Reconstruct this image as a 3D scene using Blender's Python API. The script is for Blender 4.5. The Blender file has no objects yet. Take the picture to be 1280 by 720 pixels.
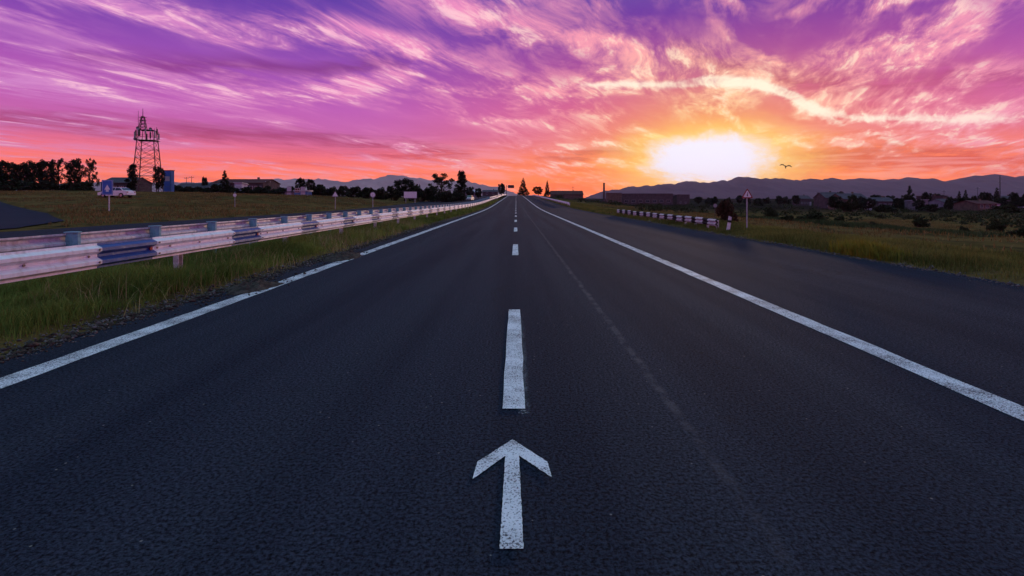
import bpy, bmesh, math, random
import numpy as np
from mathutils import Vector, Matrix, noise as mnoise

R = math.radians
scene = bpy.context.scene
col = scene.collection
rng = random.Random(7)
nrng = np.random.default_rng(11)

# ------------------------------------------------------------------ camera
# photograph is 1280 wide; horizon sits at row 249, the road vanishes at column 645
FPX, CX, CY, EYE = 640.0, 645.0, 249.0, 1.5
cam_d = bpy.data.cameras.new('camera')
cam_d.lens = 18.0
cam_d.sensor_width = 36.0
cam_d.shift_x = -(CX - 640) / 1280
cam_d.shift_y = -(360 - CY) / 1280
cam_d.clip_start = 0.05
cam_d.clip_end = 60000
cam = bpy.data.objects.new('camera', cam_d)
cam.location = (0, 0, EYE)
cam.rotation_euler = (R(90), 0, 0)
col.objects.link(cam)
scene.camera = cam


def at(px, py, dist):
    return Vector(((px - CX) * dist / FPX, dist, EYE + (CY - py) * dist / FPX))


def azel(px, py):
    x, z = (px - CX) / FPX, (CY - py) / FPX
    return math.atan2(x, 1.0), math.atan2(z, math.hypot(x, 1.0))


def lin(c):
    return tuple(((v / 255) / 12.92 if v / 255 <= 0.04045 else ((v / 255 + 0.055) / 1.055) ** 2.4) for v in c)


# ------------------------------------------------------------------ view, render
scene.view_settings.view_transform = 'Standard'
scene.view_settings.look = 'None'
scene.view_settings.exposure = 0.0
scene.view_settings.gamma = 1.0
scene.view_settings.use_curve_mapping = False
scene.render.engine = 'CYCLES'
scene.cycles.use_denoising = True
scene.cycles.use_adaptive_sampling = True
scene.cycles.adaptive_threshold = .025
scene.cycles.max_bounces = 4
scene.cycles.diffuse_bounces = 2
scene.cycles.glossy_bounces = 2
scene.cycles.transparent_max_bounces = 8
scene.cycles.volume_bounces = 0

# ------------------------------------------------------------------ node helpers


class G:
    """small expression builder for a node tree"""

    def __init__(s, nt):
        s.nt = nt
        s.n = nt.nodes
        s.l = nt.links

    def new(s, t, **kw):
        n = s.n.new(t)
        for k, v in kw.items():
            setattr(n, k, v)
        return n

    def put(s, sock, v):
        if isinstance(v, bpy.types.NodeSocket):
            s.l.new(v, sock)
        elif v is not None:
            if hasattr(sock.default_value, '__len__'):
                v = tuple(v) if hasattr(v, '__len__') else (v,) * len(sock.default_value)
                k = len(sock.default_value)
                sock.default_value = (v + (1.0,) * k)[:k]
            else:
                sock.default_value = v

    def m(s, op, a, b=None, c=None, clamp=False):
        n = s.new('ShaderNodeMath', operation=op, use_clamp=clamp)
        for i, v in enumerate((a, b, c)):
            if v is not None:
                s.put(n.inputs[i], v)
        return n.outputs[0]

    def v(s, op, a, b=None, scale=None):
        n = s.new('ShaderNodeVectorMath', operation=op)
        s.put(n.inputs[0], a)
        if b is not None:
            s.put(n.inputs[1], b)
        if scale is not None:
            s.put(n.inputs['Scale'], scale)
        return n.outputs['Value'] if op in ('LENGTH', 'DOT_PRODUCT', 'DISTANCE') else n.outputs['Vector']

    def xyz(s, x=0.0, y=0.0, z=0.0):
        n = s.new('ShaderNodeCombineXYZ')
        s.put(n.inputs[0], x), s.put(n.inputs[1], y), s.put(n.inputs[2], z)
        return n.outputs[0]

    def sep(s, v):
        n = s.new('ShaderNodeSeparateXYZ')
        s.put(n.inputs[0], v)
        return n.outputs

    def noise(s, v, scale, detail=3.0, rough=0.5, dist=0.0, color=False, lac=2.0, dims='3D'):
        n = s.new('ShaderNodeTexNoise', noise_dimensions=dims)
        s.put(n.inputs['Vector'], v)
        s.put(n.inputs['Scale'], scale)
        s.put(n.inputs['Detail'], detail)
        s.put(n.inputs['Roughness'], rough)
        s.put(n.inputs['Lacunarity'], lac)
        s.put(n.inputs['Distortion'], dist)
        return n.outputs['Color'] if color else n.outputs[0]

    def mr(s, v, a, b, c=0.0, d=1.0, smooth=True):
        n = s.new('ShaderNodeMapRange', interpolation_type='SMOOTHSTEP' if smooth else 'LINEAR')
        for i, q in enumerate((v, a, b, c, d)):
            s.put(n.inputs[i], q)
        return n.outputs[0]

    def mix(s, f, a, b, mode='MIX'):
        n = s.new('ShaderNodeMix', data_type='RGBA', blend_type=mode)
        n.clamp_factor = True
        s.put(n.inputs[0], f), s.put(n.inputs[6], a), s.put(n.inputs[7], b)
        return n.outputs[2]

    def ramp(s, f, stops, interp='LINEAR'):
        n = s.new('ShaderNodeValToRGB')
        cr = n.color_ramp
        cr.interpolation = interp
        while len(cr.elements) < len(stops):
            cr.elements.new(0.5)
        for e, (p, c) in zip(cr.elements, stops):
            e.position = p
            e.color = tuple(c) + (1.0,)
        s.put(n.inputs[0], f)
        return n.outputs[0]


# ------------------------------------------------------------------ sky (dusk, sun just over the hills)
SUN_AZ, SUN_EL = azel(885, 196)
world = bpy.data.worlds.new('World')
scene.world = world
world.use_nodes = True
world.node_tree.nodes.clear()
g = G(world.node_tree)
d = g.new('ShaderNodeTexCoord').outputs['Generated']
dx, dy, dz = g.sep(d)
az = g.m('ARCTAN2', dx, dy)
el = g.m('ARCSINE', g.m('MAXIMUM', dz, 0.0))
daz = g.m('ABSOLUTE', g.m('SUBTRACT', az, SUN_AZ))
daz = g.m('MINIMUM', daz, g.m('SUBTRACT', 2 * math.pi, daz))
elr = g.m('DIVIDE', el, math.pi / 2)


def stops(rows):
    return [(e / (math.pi / 2), lin(c)) for e, c in rows]


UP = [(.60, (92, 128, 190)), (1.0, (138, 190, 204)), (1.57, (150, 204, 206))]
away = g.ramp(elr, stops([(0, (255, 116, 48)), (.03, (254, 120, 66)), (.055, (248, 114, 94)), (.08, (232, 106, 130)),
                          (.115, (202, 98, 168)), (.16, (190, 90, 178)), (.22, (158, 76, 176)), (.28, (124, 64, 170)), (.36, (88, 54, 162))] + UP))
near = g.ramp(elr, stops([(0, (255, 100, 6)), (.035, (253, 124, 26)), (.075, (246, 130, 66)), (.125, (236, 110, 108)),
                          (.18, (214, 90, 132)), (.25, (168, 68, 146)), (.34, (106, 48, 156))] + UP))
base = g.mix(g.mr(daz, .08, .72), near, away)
base = g.v('MULTIPLY', base, g.mix(g.mr(el, .13, .01), (1.0, 1.0, 1.0), (1.34, 1.24, .86)))
# high-level streak coordinates: a flat cloud deck seen in perspective, streaks run towards the sun side
ca, sa = math.cos(R(26)), math.sin(R(26))
inv = g.m('DIVIDE', 1.0, g.m('ADD', g.m('MAXIMUM', dz, 0.0), .10))
px_ = g.m('MULTIPLY', dx, inv)
py_ = g.m('MULTIPLY', dy, inv)
qx = g.m('SUBTRACT', g.m('MULTIPLY', px_, ca), g.m('MULTIPLY', py_, sa))
qy = g.m('ADD', g.m('MULTIPLY', px_, sa), g.m('MULTIPLY', py_, ca))
q = g.xyz(g.m('MULTIPLY', qx, 1.0), g.m('MULTIPLY', qy, .42), 0.0)
qw = g.v('ADD', q, g.v('SCALE', g.v('SUBTRACT', g.noise(q, 1.3, 3, .55, color=True, dims='2D'), (.5, .5, .5)), scale=.40))
n_big = g.noise(qw, 1.1, 4, .55, dims='2D')
n_mid = g.noise(qw, 3.4, 5, .62, dims='2D')
n_fine = g.noise(g.v('MULTIPLY', qw, (1.0, .62, 1.0)), 10.5, 5, .70, dims='2D')
wisp = g.m('ADD', g.m('MULTIPLY', n_mid, .62), g.m('MULTIPLY', n_fine, .38))

p = g.xyz(az, el, 0.0)
warp = g.v('SCALE', g.v('SUBTRACT', g.noise(qw, 2.4, 3, .6, color=True, dims='2D'), (.5, .5, .5)), scale=.085)
pw = g.v('ADD', p, g.v('MULTIPLY', warp, (1.0, .55, 0.0)))


AZ0, AZS = -1.1, 2.2          # azimuth range the curve tables cover
EL0, ELS = -.02, .50
paz, pel, _ = g.sep(pw)
u01 = g.m('DIVIDE', g.m('SUBTRACT', paz, AZ0), AZS, clamp=True)
u3 = g.xyz(u01, u01, u01)
SRC = {}
v01 = g.m('DIVIDE', g.m('SUBTRACT', pel, EL0), ELS)
v3 = g.xyz(v01, v01, v01)
SRC['u'], SRC['v'] = u3, v3


def curve3(tabs):
    """three tables over azimuth in one RGB Curves node"""
    n = g.new('ShaderNodeRGBCurve')
    mp = n.mapping
    mp.use_clip = True
    for k, tab in enumerate(tabs):
        c = mp.curves[k]
        while len(c.points) < len(tab):
            c.points.new(.5, .5)
        for pt, (x_, y_) in zip(c.points, tab):
            pt.location = (x_, y_)
            pt.handle_type = 'AUTO' if len(tab) > 2 else 'VECTOR'
    mp.update()
    g.put(n.inputs[1], SRC['u'])
    return n.outputs[0]


def bank(pts, wpx, amp):
    P = [azel(*q_) for q_ in pts]
    cen = [((x_ - AZ0) / AZS, min(1, max(0, (y_ - EL0) / ELS))) for x_, y_ in P]
    fade = .035
    a0, a1 = cen[0][0], cen[-1][0]
    am = [(max(0, a0 - fade), 0), (a0 + fade * .5, amp), (a1 - fade * .5, amp), (min(1, a1 + fade), 0)]
    return cen, am, 1.0 / (wpx / 640.0 / ELS)


def many(rows):
    out = None
    B = [bank(*r_) for r_ in rows]
    while len(B) % 3:
        B.append(([(0, 0), (1, 0)], [(0, 0), (1, 0)], 1.0))
    for i in range(0, len(B), 3):
        t = B[i:i + 3]
        cen = curve3([k[0] for k in t])
        amp = curve3([k[1] for k in t])
        dist = g.v('ABSOLUTE', g.v('SUBTRACT', SRC['v'], cen))
        n_ = g.new('ShaderNodeVectorMath', operation='MULTIPLY_ADD')
        g.put(n_.inputs[0], dist), g.put(n_.inputs[1], [-k[2] for k in t]), g.put(n_.inputs[2], (1, 1, 1))
        val = g.v('MULTIPLY', g.v('MAXIMUM', n_.outputs[0], (0, 0, 0)), amp)
        out = val if out is None else g.v('MAXIMUM', out, val)
    x_, y_, z_ = g.sep(out)
    o = g.m('MAXIMUM', x_, g.m('MAXIMUM', y_, z_))
    return g.m('MULTIPLY', o, 1.45, clamp=True)


BRIGHT = [
    ([(700, 88), (800, 102), (930, 98), (1000, 122), (1060, 140), (1210, 146)], 27, .9),
    ([(90, -8), (250, 28), (430, 50)], 30, .80),
    ([(360, 30), (560, 72), (715, 106)], 34, 1.0),
    ([(-40, 100), (90, 104), (210, 121), (350, 118), (500, 98)], 30, .85),
    ([(480, -20), (590, 26), (700, 56), (800, 78), (890, 100)], 45, 1.0),
    ([(630, 70), (730, 98), (800, 106)], 30, 1.0),
    ([(925, 42), (985, 82)], 28, .75),
    ([(1030, 14), (1090, 4), (1240, -30)], 28, .9),
    ([(1050, 78), (1130, 50), (1230, 4)], 38, 1.0),
    ([(1060, 100), (1180, 58)], 25, .8),
    ([(1060, 128), (1160, 122), (1240, 138)], 25, .7),
    ([(990, 176), (1120, 168), (1290, 180)], 18, .75),
    ([(500, 130), (620, 150), (720, 160)], 20, .55),
    ([(720, 184), (800, 176), (860, 172)], 15, .8),
    ([(700, 208), (770, 204), (840, 203)], 7, .9),
    ([(930, 180), (1010, 174), (1080, 182)], 12, .8),
]
WHITE = [
    ([(770, 108), (850, 107), (930, 105), (985, 121), (1040, 143), (1100, 147), (1190, 149)], 8, .8),
    ([(860, 105), (910, 101), (950, 106), (1000, 125)], 10, 1.0),
    ([(1020, 142), (1060, 158), (1100, 172)], 8, .45),
]
DARK = [
    ([(-40, 142), (120, 156), (280, 168), (420, 178), (540, 190)], 15, .8),
    ([(160, 78), (330, 84), (470, 84)], 16, .5),
    ([(970, 204), (1120, 198), (1300, 206)], 19, 1.0),
    ([(725, 193), (800, 187), (840, 190)], 12, .8),
    ([(880, 78), (960, 92), (1030, 100)], 22, .5),
    ([(1080, 110), (1180, 96), (1290, 92)], 22, .45),
]
CLEAR = [  # windows of bare sky between the banks
    ([(300, -10), (470, 12), (600, 66), (700, 84)], 26, 1.0),
    ([(-20, 124), (200, 136), (420, 138)], 13, .6),
    ([(800, 14), (900, 22), (1000, 40)], 30, .6),
    ([(1250, 20), (1290, 60)], 40, .6),
]
bb = many(BRIGHT)
bright = g.m('ADD', g.m('MULTIPLY', g.m('MULTIPLY', bb, g.mr(wisp, .38, .62)), .5), g.m('MULTIPLY', g.mr(g.m('ADD', bb, g.m('MULTIPLY', g.m('SUBTRACT', wisp, .5), 3.2)), .45, 1.25), g.m('MULTIPLY', g.mr(bb, 0.0, .3), .6)))
veil = g.m('MULTIPLY', g.mr(n_big, .36, .62), g.mr(wisp, .42, .64, 0.0, .95))
clear = many(CLEAR)
veil = g.m('MULTIPLY', veil, g.m('SUBTRACT', 1.0, clear))
bright = g.m('MULTIPLY', bright, g.m('SUBTRACT', 1.0, g.m('MULTIPLY', clear, .5)))
# the deck thins out high overhead and away from the sunset
veil = g.m('MULTIPLY', veil, g.mr(el, .95, .40))
bright = g.m('MAXIMUM', bright, veil)
# thin level layers low over the horizon
n_low = g.noise(g.xyz(g.m('MULTIPLY', az, 2.6), g.m('ADD', g.m('MULTIPLY', el, 36.0), g.m('MULTIPLY', az, 1.3)), 0.0), 1.5, 4, .62, .3, dims='2D')
lowz = g.mr(el, .17, .05)
bright = g.m('MAXIMUM', bright, g.m('MULTIPLY', g.m('MULTIPLY', g.mr(n_low, .52, .68), lowz), .62))
dark = g.m('MULTIPLY', many(DARK), g.mr(g.m('ADD', g.m('MULTIPLY', n_low, .6), g.m('MULTIPLY', wisp, .4)), .36, .52))
dark = g.m('MAXIMUM', dark, g.m('MULTIPLY', g.m('MULTIPLY', g.mr(n_low, .46, .32), lowz), .40))
ps = g.sep(g.v('ADD', p, g.v('MULTIPLY', warp, (.30, .22, 0.0))))
us = g.m('DIVIDE', g.m('SUBTRACT', ps[0], AZ0), AZS, clamp=True)
vs_ = g.m('DIVIDE', g.m('SUBTRACT', ps[1], EL0), ELS)
SRC['u'], SRC['v'] = g.xyz(us, us, us), g.xyz(vs_, vs_, vs_)
ww = many(WHITE)
white = g.m('MULTIPLY', g.mr(g.m('ADD', ww, g.m('MULTIPLY', g.m('SUBTRACT', wisp, .5), 3.0)), .20, 1.25), g.mr(ww, 0.0, .40))

rs = g.v('LENGTH', g.v('MULTIPLY', g.xyz(daz, g.m('SUBTRACT', el, SUN_EL), 0.0), (1.0, 1.35, 0)))
ccol = g.ramp(g.m('DIVIDE', rs, 1.2, clamp=True), [
    (0.0, (1.0, .90, .55)), (.09, (1.0, .70, .32)), (.16, (1.0, .48, .34)), (.28, (.94, .34, .42)), (.52, (.84, .27, .52)), (1.0, (.62, .23, .58))])
# the thickest fibres catch the light and pale
hi = g.m('MULTIPLY', g.mr(n_fine, .47, .66), g.mr(bright, .45, .95))
ccol = g.mix(g.m('MULTIPLY', hi, .75), ccol, g.mix(g.mr(rs, .15, .8), (1.0, .78, .56), (1.0, .58, .70)))
# low clouds pick up the orange of the horizon
ccol = g.mix(g.mr(el, .10, .02, 0.0, .55), ccol, g.mix(.35, base, (1.0, .62, .35)))
sky = g.mix(g.m('MULTIPLY', dark, .9), base, g.mix(1.0, base, (.66, .34, .44), 'MULTIPLY'))
glow = g.m('POWER', g.m('SUBTRACT', 1.0, g.m('DIVIDE', rs, .31, clamp=True)), 1.9)
sky = g.mix(g.m('MULTIPLY', glow, .95, clamp=True), sky, (1.0, .50, .05))
sky = g.mix(g.m('MULTIPLY', bright, .92, clamp=True), sky, ccol)
sky = g.mix(white, sky, g.mix(g.mr(rs, .10, .40), (1.0, .93, .70), (1.0, .76, .68)))
# the sun burnt out behind thin cloud
rw = g.v('LENGTH', g.v('MULTIPLY', g.v('SUBTRACT', g.v('ADD', p, g.v('SCALE', warp, scale=.45)), (SUN_AZ, SUN_EL - .006, 0)), (.82, 1.85, 0)))
rw = g.m('ADD', rw, g.m('MULTIPLY', g.m('SUBTRACT', wisp, .5), .09))
halo = g.mr(rw, .18, .06)
sky = g.mix(g.m('MULTIPLY', halo, .85), sky, (1.0, .66, .15))
sky = g.mix(g.mr(rw, .112, .050), sky, (.86, .86, 1.06))

nish = g.new('ShaderNodeTexSky', sky_type='NISHITA')
nish.sun_disc = False
nish.sun_elevation = SUN_EL
nish.sun_rotation = SUN_AZ
nish.altitude = 0
bg1 = g.new('ShaderNodeBackground')
g.put(bg1.inputs[0], sky)
bg1.inputs[1].default_value = 1.06
bg2 = g.new('ShaderNodeBackground')
g.put(bg2.inputs[0], nish.outputs[0])
bg2.inputs[1].default_value = NISH if 'NISH' in globals() else 0.003
add = g.new('ShaderNodeAddShader')
g.l.new(bg1.outputs[0], add.inputs[0])
g.l.new(bg2.outputs[0], add.inputs[1])
wo = g.new('ShaderNodeOutputWorld')
g.l.new(add.outputs[0], wo.inputs['Surface'])
world.cycles.sampling_method = 'MANUAL'
world.cycles.sample_map_resolution = 512

# ------------------------------------------------------------------ sun
sl = bpy.data.lights.new('sun', 'SUN')
sl.energy = .9
sl.angle = R(2.0)
sl.color = (1.0, .66, .48)
sun = bpy.data.objects.new('sun', sl)
sd = Vector((math.sin(SUN_AZ) * math.cos(SUN_EL), math.cos(SUN_AZ) * math.cos(SUN_EL), math.sin(SUN_EL)))
sun.rotation_euler = sd.to_track_quat('Z', 'Y').to_euler()
sun.location = (20, 40, 30)
col.objects.link(sun)

# ------------------------------------------------------------------ object helpers


def tag(o, label=None, cat=None, group=None, kind=None):
    for k, v in (('label', label), ('category', cat), ('group', group), ('kind', kind)):
        if v:
            o[k] = v
    return o


def empty(name, loc, rz=0.0, label=None, cat=None, group=None):
    o = bpy.data.objects.new(name, None)
    o.empty_display_size = .2
    o.location = loc
    o.rotation_euler = (0, 0, rz)
    col.objects.link(o)
    return tag(o, label, cat, group)


def link(name, me, parent=None, mat=None, loc=None, rot=None, scale=None):
    if mat is not None and not me.materials:
        me.materials.append(mat)
    o = bpy.data.objects.new(name, me)
    col.objects.link(o)
    if parent is not None:
        o.parent = parent
    if loc is not None:
        o.location = loc
    if rot is not None:
        o.rotation_euler = rot
    if scale is not None:
        o.scale = scale
    return o


class MB:
    def __init__(s):
        s.v, s.f = [], []

    def add(s, vs, fs):
        o = len(s.v)
        s.v += [tuple(v) for v in vs]
        s.f += [tuple(i + o for i in f) for f in fs]
        return s

    def box(s, c, d, rz=0.0, taper=1.0):
        hx, hy, hz = d[0] / 2, d[1] / 2, d[2] / 2
        vs = []
        for z, k in ((-hz, 1.0), (hz, taper)):
            for x, y in ((-hx, -hy), (hx, -hy), (hx, hy), (-hx, hy)):
                x, y = x * k, y * k
                vs.append((c[0] + x * math.cos(rz) - y * math.sin(rz), c[1] + x * math.sin(rz) + y * math.cos(rz), c[2] + z))
        return s.add(vs, [(3, 2, 1, 0), (4, 5, 6, 7), (0, 1, 5, 4), (1, 2, 6, 5), (2, 3, 7, 6), (3, 0, 4, 7)])

    def tube(s, pts, r, n=8, caps=True):
        """r: number or list of radii"""
        pts = [Vector(p_) for p_ in pts]
        rr = r if hasattr(r, '__len__') else [r] * len(pts)
        vs, fs = [], []
        for i, p_ in enumerate(pts):
            t = (pts[min(i + 1, len(pts) - 1)] - pts[max(i - 1, 0)]).normalized()
            a = t.cross(Vector((0, 0, 1)) if abs(t.z) < .9 else Vector((1, 0, 0))).normalized()
            b = t.cross(a)
            for k in range(n):
                an = 2 * math.pi * k / n
                vs.append(p_ + (a * math.cos(an) + b * math.sin(an)) * rr[i])
        for i in range(len(pts) - 1):
            for k in range(n):
                k2 = (k + 1) % n
                fs.append((i * n + k, i * n + k2, (i + 1) * n + k2, (i + 1) * n + k))
        if caps:
            fs.append(tuple(range(n))[::-1])
            fs.append(tuple((len(pts) - 1) * n + k for k in range(n)))
        return s.add(vs, fs)

    def prism(s, poly, axis, a, b):
        """extrude a closed 2-D outline along axis x/y/z from a to b"""
        n = len(poly)
        mk = {'x': lambda p_, t: (t, p_[0], p_[1]), 'y': lambda p_, t: (p_[0], t, p_[1]), 'z': lambda p_, t: (p_[0], p_[1], t)}[axis]
        vs = [mk(p_, a) for p_ in poly] + [mk(p_, b) for p_ in poly]
        fs = [tuple(range(n)), tuple(range(2 * n - 1, n - 1, -1))]
        fs += [(i, i + n, (i + 1) % n + n, (i + 1) % n) for i in range(n)]
        return s.add(vs, fs)

    def mesh(s, name, mat=None, smooth=False, fix=True):
        me = bpy.data.meshes.new(name)
        me.from_pydata(s.v, [], s.f)
        if fix:
            bm = bmesh.new()
            bm.from_mesh(me)
            bmesh.ops.recalc_face_normals(bm, faces=bm.faces)
            bm.to_mesh(me)
            bm.free()
        if smooth:
            me.polygons.foreach_set('use_smooth', [True] * len(me.polygons))
        if mat is not None:
            me.materials.append(mat)
        return me

    def build(s, name, mat, parent=None, loc=None, smooth=False, rot=None):
        return link(name, s.mesh(name, mat, smooth), parent, None, loc, rot)


# ------------------------------------------------------------------ materials


def new_mat(name):
    m = bpy.data.materials.new(name)
    m.use_nodes = True
    g_ = G(m.node_tree)
    b = m.node_tree.nodes['Principled BSDF']
    return m, g_, b


def bump(g_, b, h, strength, dist=.02):
    n = g_.new('ShaderNodeBump')
    n.inputs['Strength'].default_value = strength
    n.inputs['Distance'].default_value = dist
    g_.put(n.inputs['Height'], h)
    g_.l.new(n.outputs[0], b.inputs['Normal'])


def pm(name, c1, c2, scale=6.0, rough=.7, spec=.3, metal=0.0, detail=4.0, bm=0.0, lo=.35, hi=.65):
    """two-tone weathered surface in object space"""
    m, g_, b = new_mat(name)
    co = g_.new('ShaderNodeTexCoord').outputs['Object']
    n = g_.noise(co, scale, detail, .6)
    g_.put(b.inputs['Base Color'], g_.mix(g_.mr(n, lo, hi), c1, c2))
    b.inputs['Roughness'].default_value = rough
    b.inputs['Specular IOR Level'].default_value = spec
    b.inputs['Metallic'].default_value = metal
    if bm:
        bump(g_, b, g_.noise(co, scale * 5, 3, .6), bm)
    return m


def wpos(g_):
    return g_.new('ShaderNodeNewGeometry').outputs['Position']


def asphalt(name, seam=True, tone=1.0):
    m, g_, b = new_mat(name)
    P = wpos(g_)
    x, y, z = g_.sep(P)
    grit = g_.noise(P, 48.0, 4, .80)
    mid = g_.noise(P, 14.0, 3, .6)
    lanes = g_.noise(g_.v('MULTIPLY', P, (1.3, .05, 1.0)), 1.0, 3, .55)
    patch = g_.noise(P, .35, 4, .6)
    c = g_.mix(g_.mr(lanes, .35, .68), (.0150 * tone, .0220 * tone, .037 * tone), (.025 * tone, .033 * tone, .051 * tone))
    c = g_.mix(g_.mr(patch, .45, .75, 0, .6), c, (.020 * tone, .028 * tone, .044 * tone))
    lane = g_.m('ABSOLUTE', g_.m('SUBTRACT', g_.m('ABSOLUTE', g_.m('SUBTRACT', g_.m('ABSOLUTE', g_.m('SUBTRACT', x, -.3)), 2.0)), .85))
    c = g_.mix(g_.m('MULTIPLY', g_.mr(lane, .42, .10), g_.mr(lanes, .3, .6, .15, .55)), c, (.029 * tone, .038 * tone, .055 * tone))
    c = g_.mix(g_.mr(grit, .34, .66), g_.mix(1.0, c, (.16, .16, .18), 'MULTIPLY'), g_.mix(1.0, c, (2.3, 2.3, 2.2), 'MULTIPLY'))
    c = g_.mix(g_.mr(mid, .60, .78, 0, .35), c, (.075, .075, .08))
    # a few hairline cracks and oil spots
    vc = g_.new('ShaderNodeTexVoronoi', feature='DISTANCE_TO_EDGE')
    vc.inputs['Scale'].default_value = .33
    g_.put(vc.inputs['Vector'], g_.v('ADD', P, g_.v('SCALE', g_.noise(P, 1.6, 4, .6, color=True), scale=.9)))
    crk = g_.m('MULTIPLY', g_.mr(vc.outputs['Distance'], .0045, .0015), g_.mr(g_.noise(P, .22, 3, .5), .52, .60))
    c = g_.mix(g_.m('MULTIPLY', crk, .75), c, (.012, .012, .013))
    c = g_.mix(g_.m('MULTIPLY', g_.mr(g_.noise(P, .9, 3, .5), .66, .74), .45), c, (.018, .019, .022))
    vo = g_.new('ShaderNodeTexVoronoi')
    vo.inputs['Scale'].default_value = 11.0
    g_.put(vo.inputs['Vector'], P)
    keep = g_.m('GREATER_THAN', g_.sep(vo.outputs['Color'])[0], .82)
    spk = g_.m('MULTIPLY', g_.mr(vo.outputs['Distance'], .085, .05), keep)
    c = g_.mix(g_.m('MULTIPLY', spk, .8), c, (.24, .23, .21))
    if seam:
        wob = g_.m('MULTIPLY', g_.m('SUBTRACT', g_.noise(g_.v('MULTIPLY', P, (0, 1, 0)), .9, 4, .6), .5), .10)
        off = g_.m('ABSOLUTE', g_.m('ADD', g_.m('SUBTRACT', x, 1.13), wob))
        sm = g_.m('MULTIPLY', g_.mr(off, .060, .012), g_.mr(g_.noise(P, 5.0, 4, .65), .36, .66, .04, .42))
        c = g_.mix(g_.m('MULTIPLY', sm, g_.mr(y, 1.6, 5.0, .25, 1.0)), c, (.165, .150, .155))
    g_.put(b.inputs['Base Color'], c)
    b.inputs['Roughness'].default_value = .95
    b.inputs['Specular IOR Level'].default_value = .06
    bump(g_, b, g_.m('ADD', grit, g_.m('MULTIPLY', mid, .5)), .9, .014)
    return m


def road_paint(name, c, wear_lo, wear_hi):
    """worn paint: grit shows through where the film has broken"""
    m, g_, b = new_mat(name)
    P = wpos(g_)
    grit = g_.noise(P, 85.0, 3, .72)
    big = g_.noise(P, 2.6, 4, .6)
    f = g_.mr(g_.m('ADD', grit, g_.m('MULTIPLY', g_.m('SUBTRACT', big, .5), .35)), wear_lo, wear_hi)
    c2 = tuple(k * .78 for k in c)
    g_.put(b.inputs['Base Color'], g_.mix(f, (.07, .07, .078), g_.mix(g_.mr(big, .35, .65), c2, c)))
    b.inputs['Roughness'].default_value = .75
    b.inputs['Specular IOR Level'].default_value = .25
    bump(g_, b, grit, .4, .006)
    return m


def ghost_paint(name):
    """the last flakes of an old coat of paint"""
    m, g_, b = new_mat(name)
    P = wpos(g_)
    f = g_.mr(g_.m('ADD', g_.noise(P, 60.0, 3, .7), g_.m('MULTIPLY', g_.noise(P, 5.0, 3, .6), .5)), .70, .92, 0.0, .5)
    b.inputs['Base Color'].default_value = (.42, .44, .46, 1)
    b.inputs['Roughness'].default_value = .85
    b.inputs['Specular IOR Level'].default_value = .1
    x, y, z = g_.sep(P)
    g_.put(b.inputs['Alpha'], g_.m('MULTIPLY', f, g_.mr(x, .115, .060)))
    return m


def ground_mat(name):
    m, g_, b = new_mat(name)
    P = wpos(g_)
    n1 = g_.noise(P, .09, 5, .6)
    n2 = g_.noise(g_.v('MULTIPLY', P, (1, .55, 1)), .9, 5, .65)
    n3 = g_.noise(P, 11.0, 3, .65)
    c = g_.mix(g_.mr(n1, .36, .62), (.095, .064, .020), (.170, .104, .038))
    c = g_.mix(g_.mr(n2, .45, .68), c, (.032, .026, .014))
    c = g_.mix(g_.mr(n3, .45, .75, 0, .6), c, (.10, .082, .045))
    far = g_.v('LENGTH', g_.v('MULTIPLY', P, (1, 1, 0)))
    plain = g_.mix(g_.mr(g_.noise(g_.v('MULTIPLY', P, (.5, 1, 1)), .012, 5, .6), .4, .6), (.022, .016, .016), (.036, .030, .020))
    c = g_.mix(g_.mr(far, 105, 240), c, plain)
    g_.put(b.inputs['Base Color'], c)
    b.inputs['Roughness'].default_value = 1.0
    b.inputs['Specular IOR Level'].default_value = 0.0
    bump(g_, b, g_.m('ADD', n3, g_.m('MULTIPLY', n2, 2.0)), .8, .05)
    return m


def leaf_mat(name, c1, c2, rough=.75, attr=True, trans=.25):
    m, g_, b = new_mat(name)
    if attr:
        a = g_.new('ShaderNodeAttribute', attribute_name='tint').outputs['Fac']
    else:
        a = g_.mr(g_.noise(g_.new('ShaderNodeTexCoord').outputs['Object'], 1.2, 3, .6), .35, .65)
    g_.put(b.inputs['Base Color'], g_.mix(a, c1, c2))
    b.inputs['Roughness'].default_value = rough
    b.inputs['Specular IOR Level'].default_value = .12
    if trans:
        t = g_.new('ShaderNodeBsdfTranslucent')
        g_.put(t.inputs[0], g_.mix(a, c1, c2))
        mx = g_.new('ShaderNodeMixShader')
        mx.inputs[0].default_value = trans
        g_.l.new(b.outputs[0], mx.inputs[1])
        g_.l.new(t.outputs[0], mx.inputs[2])
        g_.l.new(mx.outputs[0], m.node_tree.nodes['Material Output'].inputs[0])
    return m


def rail_paint(name, c1, c2):
    """old enamel on steel: grime below the ribs, chips rusting through"""
    m, g_, b = new_mat(name)
    P = wpos(g_)
    streak = g_.noise(g_.v('MULTIPLY', P, (4, 5.0, .8)), 2.2, 4, .6)
    chips = g_.noise(P, 16.0, 4, .65)
    broad = g_.noise(P, .55, 3, .5)
    c = g_.mix(g_.mr(streak, .42, .74), c1, c2)
    c = g_.mix(g_.mr(g_.m('ADD', chips, g_.m('MULTIPLY', g_.m('SUBTRACT', broad, .5), .35)), .72, .78, 0, .7), c, (.16, .085, .06))
    g_.put(b.inputs['Base Color'], c)
    g_.put(b.inputs['Roughness'], g_.mr(streak, .3, .7, .32, .6))
    bump(g_, b, g_.m('ADD', chips, g_.m('MULTIPLY', g_.noise(P, 2.6, 2, .5), 3.0)), .22, .02)
    return m


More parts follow.
